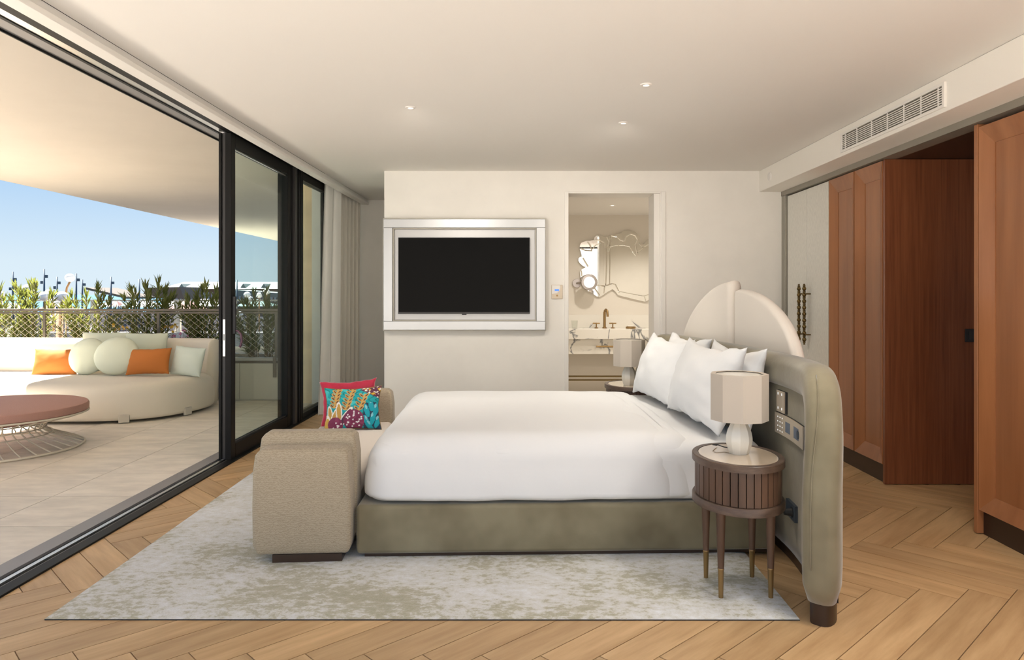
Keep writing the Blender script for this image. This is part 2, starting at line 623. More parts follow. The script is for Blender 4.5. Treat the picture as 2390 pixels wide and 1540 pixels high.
g = 0.0020
n_pl = 0
for k in range(-70, 70):
    for j in range(-9, 10):
        for typ in (0, 1):
            o2 = Vector((k * PW + j * PL, k * PW - j * PL))
            if typ == 0:
                rc = (o2.x, o2.x + PL, o2.y, o2.y + PW)
            else:
                rc = (o2.x, o2.x + PW, o2.y + PW, o2.y + PW + PL)
            cs = [(rc[0] + g, rc[2] + g), (rc[1] - g, rc[2] + g), (rc[1] - g, rc[3] - g), (rc[0] + g, rc[3] - g)]
            poly = [org + ua * c[0] + vb * c[1] for c in cs]
            c0 = sum(poly, Vector((0, 0))) / 4
            if c0.y < 1.25 or c0.y > 9.1 or c0.x < -2.8 or c0.x > 3.4:
                continue
            if c0.x > 2.98 and not (3.7 < c0.y < 5.1):
                continue
            if all(in_rug(p) for p in poly) or (c0.y > 6.3 and c0.x > -0.9 and c0.x < 2.4):
                continue
            if abs(c0.x) > 0.95 * c0.y + 0.9:
                continue
            for a_, l_, kl in ((0, -2.235, False), (0, 3.55, True), (1, 8.9, True), (1, 0.9, False)):
                if poly:
                    poly = clip(poly, a_, l_, kl)
            if len(poly) < 3:
                continue
            d = ua if typ == 0 else vb
            th = math.atan2(d.y, d.x)
            loc = [(Matrix.Rotation(-th, 2) @ (p - c0)) for p in poly]
            if typ == 1 or True:
                pm = MB().prism([(p.x, p.y) for p in loc], -0.006, 0.0)
            pm.build('plank', M['plank'], floor, loc=(c0.x, c0.y, 0), rotz=th)
            n_pl += 1
print('planks', n_pl)

# ---- ceiling and bulkhead
struct('ceiling', bx(-1.90, 4.2, YR, 9.1, HC, HC + 0.25), M['ceil'], 'smooth cream bedroom ceiling', 'ceiling')
XB, ZB = 2.242, 2.268
struct('trim_1', bx(XB, 4.2, YR, YB, ZB, HC - 0.001), M['bulk'], 'cream bulkhead running above the wardrobes', 'bulkhead', bevel=0.004)
pel = thing('trim_2', 'cream curtain pelmet strip along the ceiling above the glass doors', 'pelmet', kind='structure')
bx(-1.945, -1.905, YR, 8.86, 2.43, HC).build('groove', M['ceil'], pel)
bx(-1.965, -1.885, YR, 8.86, 2.402, 2.4295).build('edge_strip', M['trimw'], pel, bevel=0.004)
struct('trim_3', bx(-2.6, -1.9, YR, 9.1, 2.70, 2.72), M['ceil'], 'recessed top of the curtain pocket', 'ceiling')

# ---- TV wall with the bathroom doorway
DX0, DX1, DZ = 0.441, 1.305, 2.259
wb = thing('wall_back', 'cream wall carrying the television beside the bathroom doorway', 'wall', kind='structure')
bx(-1.30, DX0, YB, YB + 0.25, 0, HC).build('wall_panel', M['wall'], wb)
bx(DX1, 3.2, YB, YB + 0.29, 0, HC).build('wall_panel', M['wall'], wb)
bx(DX0, DX1, YB, YB + 0.25, DZ, HC).build('wall_panel', M['wall'], wb)
dr = thing('door_1', 'open bathroom doorway with slim white frame', 'doorway', (DX0, YB, 0), kind='structure')
w_ = DX1 - DX0
bx(-0.038, 0.0, -0.012, 0.26, 0, DZ + 0.012).build('jamb', M['trimw'], dr, bevel=0.003)
bx(w_ - 0.055, w_ + 0.012, 0.02, 0.30, 0, DZ).build('jamb', M['trimw'], dr, bevel=0.003)
bx(w_ + 0.012, w_ + 0.052, -0.012, 0.30, 0, DZ + 0.012).build('jamb', M['trimw'], dr, bevel=0.003)
bx(0, w_, -0.012, 0.28, DZ - 0.006, DZ + 0.012).build('head', M['trimw'], dr, bevel=0.003)

# ---- recess left of the TV wall
struct('wall_recess', bx(-2.6, -1.30, 8.90, 9.05, 0, 2.70), M['wall'], 'shaded cream wall at the end of the recess behind the curtain', 'wall')
struct('wall_side', bx(-1.30, -1.20, YB + 0.25, 9.0, 0, HC), M['wall'], 'side wall of the recess behind the television wall', 'wall')
struct('wall_left', bx(-2.48, -2.26, 8.50, 8.90, 0, 2.70), M['wall'], 'short wall beside the far fixed window', 'wall')

# ---- room left open onto an unseen sunny terrace, added to light it
struct('trim_7', bx(-2.26, 4.2, YR - 0.10, YR, 2.43, 2.72), M['black'], 'unseen black lintel over the opening added to let light in', 'lintel')
struct('terrace_bounce', bx(-7.6, 6.0, -9.0, YR - 0.002, -0.25, -0.006), M['paving'], 'unseen pale stone terrace added to bounce sunlight into the room', 'floor')
struct('wall_bounce', bx(-7.6, 6.0, -9.2, -9.0, -0.25, 3.4), M['paving'], 'unseen pale wall added behind the viewpoint to reflect light into the room', 'wall')  # added out of view as a bright reflector for mirror and room

# ================================================================ window wall
YS0, YS1 = YR, 8.50
sill = thing('window_1', 'black aluminium sliding door track along the floor and lintel', 'door track', kind='structure')
bx(-2.300, -2.232, YS0, YS1, -0.05, 0.010).build('sill_edge', M['black'], sill, bevel=0.002)
bx(-2.312, -2.300, YS0, YS1, -0.05, 0.004).build('sill_strip', M['greysill'], sill)
bx(-2.338, -2.312, YS0, YS1, -0.05, -0.006).build('track_groove', M['black'], sill)
bx(-2.362, -2.338, YS0, YS1, -0.05, 0.004).build('rail', M['alu'], sill)
bx(-2.395, -2.362, YS0, YS1, -0.05, -0.010).build('track_groove', M['black'], sill)
bx(-2.500, -2.395, YS0, YS1, -0.05, 0.004).build('outer_sill', M['greysill'], sill)
bx(-2.315, -2.200, YS0, YS1, 2.568, 2.70).build('lintel', M['black'], sill, bevel=0.003)
bx(-2.374, -2.315, YS0, YS1, 2.571, 2.70).build('lintel_rail', M['alu'], sill)
bx(-2.394, -2.374, YS0, YS1, 2.566, 2.70).build('lintel', M['black'], sill)
bx(-2.492, -2.394, YS0, YS1, 2.572, 2.70).build('lintel_outer', M['greysill'], sill)
bx(-2.500, -2.492, YS0, YS1, 2.560, 2.70).build('lintel', M['black'], sill)

leaf = thing('window_2', 'sliding glass door leaf with black frame and lock plate', 'glass door', (-2.31, 5.63, 0), kind='structure')
LY = 1.45
bx(-0.012, 0.036, 0, 0.085, 0.006, 2.566).build('stile', M['black'], leaf, bevel=0.004)
bx(-0.040, -0.012, 0.012, 0.085, 0.006, 2.566).build('stile', M['darkgrey'], leaf, bevel=0.004)
bx(-0.062, -0.040, 0.0, 0.02, 0.006, 2.566).build('seal_strip', M['black'], leaf, bevel=0.003)
bx(-0.035, 0.036, LY - 0.085, LY, 0.006, 2.566).build('stile', M['black'], leaf, bevel=0.004)
bx(-0.035, 0.036, 0.085, LY - 0.085, 0.006, 0.118).build('rail', M['black'], leaf, bevel=0.004)
bx(-0.035, 0.036, 0.085, LY - 0.085, 2.462, 2.566).build('rail', M['black'], leaf, bevel=0.004)
bx(0.010, 0.020, 0.085, LY - 0.085, 0.118, 0.128).build('glazing_bead', M['darkgrey'], leaf)
bx(0.010, 0.020, 0.085, LY - 0.085, 2.450, 2.462).build('glazing_bead', M['alu'], leaf)
bx(-0.004, 0.004, 0.08, LY - 0.08, 0.11, 2.47).build('pane', M['glass'], leaf)
lp = bx(-0.032, -0.012, 0.006, 0.0125, 0.815, 1.105).build('lock_plate', M['alu'], leaf, bevel=0.001)
bx(-0.025, -0.019, 0.004, 0.0065, 0.94, 0.99).build('latch_slot', M['blackrough'], lp)
bx(0.036, 0.060, 0.02, 0.05, 0.99, 1.285).build('handle_plate', M['blackrough'], leaf, bevel=0.004)
hd = MB().tube([(0.036, 0.035, 1.01), (0.075, 0.035, 1.015), (0.098, 0.037, 0.985), (0.103, 0.038, 0.94), (0.097, 0.038, 0.90), (0.088, 0.038, 0.885)], 0.0095, 10)
hd.build('handle', M['purple'], leaf, smooth=True)

post = thing('window_3', 'ribbed black post between the sliding leaf and the fixed pane', 'post', (-2.31, 7.10, 0), kind='structure')
bx(-0.10, 0.030, 0.0, 0.26, 0.0, 2.568).build('post', M['black'], post, bevel=0.004)
bx(-0.05, 0.055, 0.06, 0.135, 0.0, 2.568).build('rib', M['darkgrey'], post, bevel=0.006)
for k in range(3):
    bx(-0.05, 0.062, 0.160 + 0.055 * k, 0.196 + 0.055 * k, 0.012 if k < 2 else 0.03, 2.568).build('rib', M['black'], post, bevel=0.006)

fx = thing('window_4', 'narrow fixed window with black frame beside the curtain', 'window', (-2.31, 7.36, 0), kind='structure')
bx(-0.05, 0.03, 0.0, 1.14, 0.004, 0.06).build('frame_rail', M['black'], fx, bevel=0.004)
bx(-0.05, 0.03, 0.0, 1.14, 2.49, 2.566).build('frame_rail', M['black'], fx, bevel=0.004)
bx(-0.05, 0.03, 1.07, 1.14, 0.06, 2.49).build('frame_stile', M['black'], fx, bevel=0.004)
bx(-0.004, 0.004, 0.0, 1.08, 0.05, 2.50).build('pane', M['glass'], fx)

# ================================================================ right-hand wardrobes
struct('trim_4', bx(2.448, 2.56, YR, YB, 2.226, ZB - 0.0005), M['greytrim'], 'grey metal header strip above the wardrobe doors', 'trim')
struct('trim_5', bx(2.452, 2.56, 6.715, YB - 0.001, 0, 2.226), M['greytrim'], 'grey metal jamb beside the cream cupboard doors', 'trim', bevel=0.004)


def framed_door(parent, y0, y1, z0, z1, x=XW, bw=0.095, m=None):
    m = m or M['wardrobe']
    d = bx(x + 0.036, x + 0.050, y0 + 0.004, y1 - 0.004, z0 + 0.004, z1 - 0.004).build('door', m, parent)
    iy0, iy1, iz0, iz1 = y0 + bw, y1 - bw, z0 + bw, z1 - bw * 1.15
    e = 0.038

    def piece(nm, a, b, c, dd):      # outer edge a-b, inner edge c-dd (y,z); outer proud, inner sunk
        MB().hexa([(x + 0.044, a[0], a[1]), (x + 0.044, b[0], b[1]), (x + 0.044, c[0], c[1]), (x + 0.044, dd[0], dd[1]),
                   (x, a[0], a[1]), (x, b[0], b[1]), (x + e - 0.006, c[0], c[1]), (x + e - 0.006, dd[0], dd[1])]).build(nm, m, d)
    A, B, C, D = (y0, z0), (y1, z0), (y1, z1), (y0, z1)
    a, b, c, dd = (iy0, iz0), (iy1, iz0), (iy1, iz1), (iy0, iz1)
    piece('bottom_rail', A, B, b, a)
    piece('stile', B, C, c, b)
    piece('top_rail', C, D, dd, c)
    piece('stile', D, A, a, dd)
    return d


# cream cupboard by the TV wall
cu = thing('cupboard', 'tall cream cupboard with a pair of beaded bronze pull handles', 'cupboard', (XW, 0, 0))
bx(0.03, 0.65, 5.81, 6.712, 0.13, 2.224).build('body', M['kick'], cu)
bx(0.06, 0.60, 5.81, 6.712, 0.0, 0.13).build('kickboard', M['kick'], cu)
HPROF = []
nb = 9
for i in range(nb):
    z = 0.885 + i * 0.0545
    HPROF += [(0.008, z), (0.013, z + 0.004), (0.013, z + 0.008), (0.0085, z + 0.011), (0.0150, z + 0.020), (0.0175, z + 0.029), (0.0150, z + 0.038),
              (0.0085, z + 0.046), (0.013, z + 0.049), (0.013, z + 0.053)]
HPROF = [(0.003, 0.868), (0.010, 0.872), (0.006, 0.880)] + HPROF + [(0.006, 1.380), (0.010, 1.387), (0.003, 1.392)]
for (y0, y1, yh) in ((6.253, 6.705, 6.288), (5.815, 6.247, 6.170)):
    d = bx(0.0, 0.028, y0, y1, 0.135, 2.215).build('door', M['creamdoor'], cu, bevel=0.003)
    hh = MB().lathe(HPROF, 14, -0.055, yh)
    for zz in (0.955, 1.305):
        hh.cyl((-0.055, yh, zz), (0.0, yh, zz), 0.006, n=8)
    hh.build('handle', M['bronze'], d, smooth=True)

w1 = thing('wardrobe', 'reddish walnut wardrobe with two framed panel doors beside the cream cupboard', 'wardrobe')
bx(XW + 0.051, 3.20, 4.955, 5.806, 0.13, 2.224).build('body', M['wardrobeflat'], w1)
framed_door(w1, 5.372, 5.803, 0.135, 2.217)
framed_door(w1, 4.945, 5.356, 0.135, 2.217)
bx(XW + 0.03, 3.2, 4.95, 5.80, 0.0, 0.13).build('kickboard', M['kick'], w1)
bx(XW + 0.004, 3.60, 4.917, 4.943, 0.004, 2.224).build('side_panel', M['wardrobeflat'], w1, bevel=0.002)

w2 = thing('wardrobe', 'reddish walnut wardrobe with framed door at the right picture edge', 'wardrobe')
bx(XW + 0.051, 3.2, 1.80, 3.90, 0.13, 2.224).build('body', M['wardrobeflat'], w2)
bx(XW - 0.004, 3.2, 3.905, 3.935, 0.004, 2.224).build('side_panel', M['wardrobe'], w2, bevel=0.002)
framed_door(w2, 3.415, 3.900, 0.135, 2.205, bw=0.085)
framed_door(w2, 2.915, 3.405, 0.135, 2.205, bw=0.085)
framed_door(w2, 2.415, 2.905, 0.135, 2.205, bw=0.085)
framed_door(w2, 1.915, 2.405, 0.135, 2.205, bw=0.085)
bx(XW + 0.03, 3.2, 1.80, 3.905, 0.0, 0.13).build('kickboard', M['kick'], w2)

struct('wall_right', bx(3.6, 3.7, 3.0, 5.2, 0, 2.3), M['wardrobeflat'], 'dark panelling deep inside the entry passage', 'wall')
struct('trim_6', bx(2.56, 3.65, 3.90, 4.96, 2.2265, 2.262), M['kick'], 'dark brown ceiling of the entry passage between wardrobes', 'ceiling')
struct('wall_front', bx(2.475, 2.6, YR, 1.80, 0, 2.226), M['wall'], 'cream wall past the wardrobes behind the viewpoint', 'wall')

sw = thing('light_switch', 'dark grey light switch on the brown panel inside the entry passage', 'switch', (3.055, 4.917, 1.02))
bx(-0.03, 0.05, -0.010, 0.0, -0.045, 0.045).build('plate', M['blackrough'], sw, bevel=0.003)
bx(-0.01, 0.03, -0.015, -0.010, -0.025, 0.025).build('rocker', M['darkgrey'], sw, bevel=0.002)

# ---- air-conditioning grille in the bulkhead face
gy0, gy1, gz0, gz1 = 3.82, 5.02, 2.306, 2.408
gr = thing('air_grille', 'white slatted air-conditioning grille in the bulkhead above the wardrobes', 'grille', (XB, 0, 0))
bx(-0.004, 0.0005, gy0, gy1, gz0, gz1).build('duct_backing', M['duct'], gr)
for (a, b, c, d) in ((gy0 - 0.02, gy1 + 0.02, gz1, gz1 + 0.016), (gy0 - 0.02, gy1 + 0.02, gz0 - 0.016, gz0), (gy0 - 0.02, gy0, gz0, gz1), (gy1, gy1 + 0.02, gz0, gz1)):
    bx(-0.014, 0.0, a, b, c, d).build('frame_bar', M['trimw'], gr)
for k in range(7):
    z = gz0 + (k + 1) * (gz1 - gz0) / 8
    bx(-0.010, -0.005, gy0, gy1, z - 0.0026, z + 0.0026).build('slat', M['trimw'], gr)
for y in (3.862, 4.03, 4.21, 4.40, 4.60, 4.80, 4.97):
    bx(-0.0105, -0.0045, y - 0.0035, y + 0.0035, gz0, gz1).build('divider', M['trimw'], gr)
det = thing('ceiling_sensor', 'small round white sensor disc on the end of the bulkhead', 'sensor', (XB, 6.50, 2.365))
MB().cyl((0, 0, 0), (-0.012, 0, 0), 0.042, 0.038, 24).build('disc', M['trimw'], det, smooth=True)
MB().cyl((-0.012, 0, 0), (-0.016, 0, 0), 0.030, 0.028, 24).build('lens', M['ceil'], det, smooth=True)

# ---- ceiling downlights
for (x_, y_, lb) in ((958, 250, 'tiny recessed ceiling spotlight above the television side of the bed'),
                     (1508, 197, 'tiny recessed ceiling spotlight nearest the viewer'),
                     (1455, 286, 'tiny recessed ceiling spotlight nearest the bathroom door'),
                     (2340, -120, 'unseen ceiling spotlight added overhead to light the right wardrobe'),  # this spot and the next are added fill, out of view
                     (2900, -420, 'unseen ceiling spotlight added overhead to light the right side')):
    Y_ = (HC - CAM_H) * F_PX / (VPY - y_)
    X_ = (x_ - VPX) / F_PX * Y_
    dl = thing('ceiling_spotlight', lb, 'spotlight', (X_, Y_, HC), group='recessed ceiling spotlights')
    MB().lathe([(0.016, 0.0), (0.018, -0.007), (0.030, -0.006), (0.033, 0.0)], 24).build('trim_ring', M['trimw'], dl, smooth=True)
    MB().cyl((0, 0, -0.001), (0, 0, -0.004), 0.015, n=16).build('lens', M['lamplit'], dl)
    ld = bpy.data.lights.new('spot_bulb', 'SPOT')
    near = y_ < 0
    ld.energy, ld.spot_size, ld.spot_blend, ld.shadow_soft_size, ld.color = 8.5, R(140), 1.0, 0.12, (1.0, 0.93, 0.83)
    if near:
        ld.energy = 17.0
    lo = bpy.data.objects.new('spot_bulb', ld)
    lo.location = (0, 0, -0.02)
    if not near and y_ > 220:
        ld.energy = 14.5
        lo.rotation_euler = (R(38), 0, 0)
    COL.objects.link(lo)
    lo.parent = dl

# ================================================================ bathroom beyond the door
YV = 9.40
bath = thing('wall_bathroom', 'beige bathroom walls seen through the open doorway', 'wall', kind='structure')
bx(0.0, 2.6, YV, YV + 0.1, 0, 2.5).build('wall_panel', M['bathwall'], bath)
bx(-0.1, 0.0, YB + 0.25, YV, 0, 2.5).build('wall_panel', M['bathwall'], bath)
bx(2.5, 2.6, YB + 0.25, YV, 0, 2.5).build('wall_panel', M['bathwall'], bath)
struct('floor_bathroom', bx(0, 2.5, YB + 0.02, YV, -0.1, 0.002), M['stone'], 'pale stone bathroom floor', 'floor')
struct('ceiling_bathroom', bx(-0.05, 2.55, YB + 0.29, YV + 0.05, 2.335, 2.43), M['ceil'], 'lower cream bathroom ceiling', 'ceiling')
for (bx_, by_) in ((1.05, 8.35), (1.9, 8.0)):
    bl = thing('bathroom_spotlight', 'recessed bathroom ceiling spotlight ' + ('above the washbasin' if bx_ < 1.5 else 'beyond the door jamb'), 'spotlight', (bx_, by_, 2.335), group='bathroom ceiling spotlights')
    MB().lathe([(0.022, 0.0), (0.024, -0.006), (0.038, -0.005), (0.041, 0.0)], 20).build('trim_ring', M['trimw'], bl, smooth=True)
    MB().cyl((0, 0, -0.001), (0, 0, -0.004), 0.02, n=16).build('lens', M['lamplit'], bl)
    ld = bpy.data.lights.new('bath_bulb', 'SPOT')
    ld.energy, ld.spot_size, ld.spot_blend, ld.shadow_soft_size, ld.color = 13.0, R(150), 0.8, 0.05, (1.0, 0.93, 0.84)
    lo = bpy.data.objects.new('bath_bulb', ld)
    lo.location = (0, 0, -0.02)
    COL.objects.link(lo)
    lo.parent = bl

va = thing('vanity', 'white veined marble vanity with stepped front in the bathroom', 'vanity', (1.2, 8.92, 0))
bx(-0.95, 1.05, 0.0, 0.478, 0.745, 0.868).build('worktop', M['marble'], va, bevel=0.003)
bx(-0.95, 1.05, 0.055, 0.478, 0.555, 0.7445).build('apron', M['marble'], va, bevel=0.003)
bx(-0.95, 1.05, 0.455, 0.4785, 0.8685, 1.035).build('backsplash', M['marble'], va)
bar = MB().cyl((-0.28, -0.01, 0.655), (0.25, -0.01, 0.655), 0.011, n=10)
for x in (-0.27, 0.24):
    bar.cyl((x, -0.01, 0.655), (x, 0.056, 0.655), 0.007, n=8)
bar.build('towel_bar', M['brass'], va, smooth=True)
fr = thing('towel_rack', 'low double-bar brass rack under the vanity', 'rack', (1.2, 8.98, 0))
for zz in (0.232, 0.278):
    bx(-0.95, 1.05, 0, 0.03, zz - 0.009, zz + 0.009).build('bar', M['bronze'], fr)
for xx in (-0.94, 1.02):
    bx(xx, xx + 0.02, 0.004, 0.026, 0.002, 0.286).build('leg', M['bronze'], fr)

ta = thing('basin_tap', 'tall aged-brass basin tap with two cross handles', 'tap', (PX(1411, 762, 9.22).x, 9.22, 0.868))
MB().cyl((0, 0, 0), (0, 0, 0.012), 0.028, n=16).cyl((0, 0, 0.012), (0, 0, 0.205), 0.017, n=14).build('column', M['brass'], ta, smooth=True)
MB().tube([(0, 0, 0.19), (0.004, -0.01, 0.225), (0.012, -0.05, 0.238), (0.022, -0.09, 0.225), (0.026, -0.105, 0.175), (0.027, -0.108, 0.15)], 0.0155, 10).build('spout', M['brass'], ta, smooth=True)
for dx in (-0.105, 0.105):
    h = MB().cyl((dx, 0, 0), (dx, 0, 0.010), 0.024, n=14).cyl((dx, 0, 0.01), (dx, 0, 0.062), 0.008, n=10)
    h.cyl((dx - 0.045, 0, 0.062), (dx + 0.045, 0, 0.062), 0.009, n=10).cyl((dx, -0.04, 0.062), (dx, 0.04, 0.062), 0.009, n=10)
    h.build('handle', M['brass'], ta, smooth=True)
gl = thing('tumbler', 'clear ribbed glass tumbler on the vanity', 'glass', (PX(1341, 762, 9.15).x, 9.15, 0.868))
MB().lathe([(0.034, 0.0), (0.042, 0.10), (0.038, 0.10), (0.031, 0.008), (0.002, 0.008)], 20).build('cup', M['clear'], gl, smooth=True)
so = thing('soap_dish', 'low round brass soap dish on the vanity', 'dish', (PX(1472, 762, 9.15).x, 9.15, 0.868))
MB().lathe([(0.062, 0.0), (0.064, 0.022), (0.058, 0.024), (0.002, 0.02)], 24).build('dish', M['brass'], so, smooth=True)
MB().lathe([(0.045, 0.018), (0.05, 0.03), (0.04, 0.04), (0.002, 0.042)], 20).build('soap', M['ceramic'], so, smooth=True)

# ornate wall mirror
mo = [(228, 465), (236, 452), (250, 445), (275, 437), (300, 437), (325, 430), (331, 412), (345, 400), (362, 396), (382, 401), (400, 411), (428, 405), (450, 398), (520, 383), (533, 370),
      (552, 362), (575, 358), (600, 364), (620, 372), (640, 390), (655, 415), (661, 440), (668, 462), (684, 462), (700, 442), (757, 397), (800, 380), (830, 410), (838, 520), (832, 700),
      (800, 815), (757, 842), (700, 873), (690, 874), (620, 858), (560, 843), (500, 828), (480, 800), (460, 785), (420, 808), (385, 832), (366, 842), (345, 835), (318, 815), (290, 800),
      (262, 786), (246, 770), (238, 735), (230, 690), (228, 660), (238, 645), (268, 627), (245, 615), (228, 600), (216, 582), (216, 565), (226, 554), (240, 550), (235, 525), (228, 503), (225, 485)]


def mpt(c):
    p = PX(1280 + c[0] / 3.08, 420 + c[1] / 3.08, YV - 0.03)
    return (p.x, p.z)


mi = thing('wall_mirror', 'ornate mirror with scalloped outline above the vanity', 'mirror', (0, YV, 0))
pl2 = [mpt(c) for c in mo]
mm = MB()
nn = len(pl2)
mm.add([(x, -0.030, z) for x, z in pl2] + [(x, -0.002, z) for x, z in pl2],
       [tuple(range(nn)), tuple(range(2 * nn - 1, nn - 1, -1))] + [(i, (i + 1) % nn, nn + (i + 1) % nn, nn + i) for i in range(nn)])
mm.build('plate', M['mirror'], mi)


def strip(cs, w, nm='bevel_strip'):
    pts = [Vector((mpt(c)[0], -0.033, mpt(c)[1])) for c in cs]
    ms = MB()
    vs, fs = [], []
    for k, p in enumerate(pts):
        d = (pts[min(k + 1, len(pts) - 1)] - pts[max(k - 1, 0)]).normalized()
        nrm = Vector((-d.z, 0, d.x)) * w
        vs += [p - nrm, p + Vector((0, -0.006, 0)), p + nrm]
    for k in range(len(pts) - 1):
        a = 3 * k
        fs += [(a, a + 1, a + 4, a + 3), (a + 1, a + 2, a + 5, a + 4)]
    ms.add(vs, fs).build(nm, M['bevel'], mi)


strip([(420, 410), (432, 440), (420, 480), (418, 600), (412, 755)], 0.008)
strip([(450, 402), (440, 470), (442, 600), (440, 745)], 0.006)
strip([(430, 515), (445, 480), (480, 470), (540, 468), (585, 480), (605, 520), (628, 545)], 0.007)
strip([(545, 440), (560, 405), (590, 388), (625, 400), (640, 430), (625, 465), (632, 505), (640, 540)], 0.009)
strip([(650, 455), (680, 490), (640, 520)], 0.008)
strip([(690, 478), (757, 445)], 0.008)
strip([(450, 400), (490, 408), (515, 430), (540, 440)], 0.008)
strip([(332, 432), (370, 432), (400, 450), (410, 490)], 0.009)
strip([(375, 455), (340, 468), (305, 508)], 0.006)
strip([(232, 492), (262, 505), (312, 510), (300, 470), (280, 445)], 0.009)
strip([(248, 560), (262, 585), (285, 622)], 0.010)
strip([(236, 650), (240, 690)], 0.010)
strip([(340, 755), (405, 762), (455, 745), (480, 750), (510, 810)], 0.008)
strip([(405, 760), (400, 815)], 0.006)
strip([(330, 775), (350, 805), (368, 832)], 0.009)
strip([(500, 800), (600, 820), (690, 835), (700, 868)], 0.006)
strip([(690, 835), (757, 810)], 0.008)

mg = thing('shaving_mirror', 'round nickel magnifying mirror on a wall arm beside the ornate mirror', 'mirror', (PX(1346, 661, YV).x, YV, PX(1346, 661, YV).z))
MB().cyl((0, -0.002, 0), (0, -0.03, 0), 0.058, 0.055, 28).build('wall_disc', M['chrome'], mg, smooth=True)
MB().tube([(0, -0.03, 0), (0.01, -0.12, 0), (0.06, -0.18, 0.005), (0.115, -0.19, 0.012)], 0.012, 8).build('arm', M['chrome'], mg, smooth=True)
rg = MB()
rings = []
for (rr, yy) in ((0.06, -0.19), (0.100, -0.192), (0.105, -0.205), (0.100, -0.222), (0.072, -0.224), (0.070, -0.214)):
    rings.append([(0.145 + rr * math.cos(2 * math.pi * i / 32), yy, 0.010 + rr * math.sin(2 * math.pi * i / 32)) for i in range(32)])
rg.loft(rings).build('rim', M['chrome'], mg, smooth=True)
MB().cyl((0.145, -0.212, 0.010), (0.145, -0.217, 0.010), 0.071, n=32).build('glass_disc', M['mirror'], mg)
# ================================================================ rug, bed, bench, bedside
RZ = 0.012
rugp = [(-1.905, 2.872), (1.108, 2.868), (1.16, 6.25), (-1.985, 6.25)]
rr = MB()
N1, N2 = 60, 60
vs, fs = [], []
for j in range(N2 + 1):
    for i in range(N1 + 1):
        u, v = i / N1, j / N2
        a = Vector(rugp[0]).lerp(Vector(rugp[1]), u)
        b = Vector(rugp[3]).lerp(Vector(rugp[2]), u)
        p = a.lerp(b, v)
        edge = i in (0, N1) or j in (0, N2)
        vs.append((p.x, p.y, (RZ - 0.007 if edge else RZ) + (0 if edge else 0.0015 * noise.noise((p.x * 6, p.y * 6, 0)))))
for j in range(N2):
    for i in range(N1):
        a = j * (N1 + 1) + i
        fs.append((a, a + 1, a + N1 + 2, a + N1 + 1))
rug = thing('rug', 'large grey and olive mottled area rug under the bed', 'rug', (0, 0, 0))
rr.add(vs, fs).build('pile', M['rug'], rug, smooth='all')
MB().prism([(p[0], p[1]) for p in rugp], 0.0, RZ - 0.0072).build('bound_edge', M['blackrough'], rug)

BR = R(1.8)
BO = Vector((-0.812, 3.517))


def bedw(a, b):
    return Vector((BO.x + a * math.cos(BR) - b * math.sin(BR), BO.y + a * math.sin(BR) + b * math.cos(BR)))


# ---- headboard centre line in plan (near wing to far wing)
ctrl = [(1.150, 2.808), (1.206, 2.882), (1.255, 3.0), (1.295, 3.15), (1.328, 3.36), (1.345, 3.60), (1.335, 4.0), (1.292, 4.52), (1.235, 5.02), (1.178, 5.35), (1.12, 5.58), (1.04, 5.78), (0.93, 5.93)]


def catmull(P, n=14):
    out = []
    Q = [Vector(p) for p in P]
    Q = [Q[0] * 2 - Q[1]] + Q + [Q[-1] * 2 - Q[-2]]
    for i in range(1, len(Q) - 2):
        for k in range(n):
            t = k / n
            p0, p1, p2, p3 = Q[i - 1], Q[i], Q[i + 1], Q[i + 2]
            out.append(0.5 * ((2 * p1) + (p2 - p0) * t + (2 * p0 - 5 * p1 + 4 * p2 - p3) * t * t + (3 * p1 - p0 - 3 * p2 + p3) * t ** 3))
    out.append(Q[-2])
    return out


CL = catmull(ctrl)
SL = [0.0]
for i in range(1, len(CL)):
    SL.append(SL[-1] + (CL[i] - CL[i - 1]).length)
SMAX = SL[-1]


def hb(s, off=0.0):
    """point on headboard centre line at arc length s, offset towards the wall (+) or the bed (-)"""
    if s <= 0:
        i, t = 0, s / (SL[1] - SL[0])
    elif s >= SMAX:
        i = len(CL) - 2
        t = (s - SL[i]) / (SL[i + 1] - SL[i])
    else:
        i = 0
        while SL[i + 1] < s:
            i += 1
        t = (s - SL[i]) / (SL[i + 1] - SL[i])
    p = CL[i].lerp(CL[i + 1], t) if 0 <= t <= 1 else CL[i] + (CL[i + 1] - CL[i]) * t
    i0, i1 = max(0, i - 2), min(len(CL) - 1, i + 3)
    d = (CL[i1] - CL[i0]).normalized()
    nrm = Vector((d.y, -d.x))
    return p + nrm * off, d, nrm


bed = thing('bed', 'low bed with olive velvet base and curved padded headboard', 'bed', (0, 0, 0))
base = MB().box(0, 2.07, 0, 1.86, 0.028, 0.268)
base.xform(Matrix.Translation((BO.x, BO.y, 0)) @ Matrix.Rotation(BR, 4, 'Z'))
base.build('base', M['velvet'], bed, bevel=0.022, seg=4)
MB().box(0.04, 2.05, 0.02, 1.84, RZ, 0.03).xform(Matrix.Translation((BO.x, BO.y, 0)) @ Matrix.Rotation(BR, 4, 'Z')).build('plinth', M['kick'], bed)

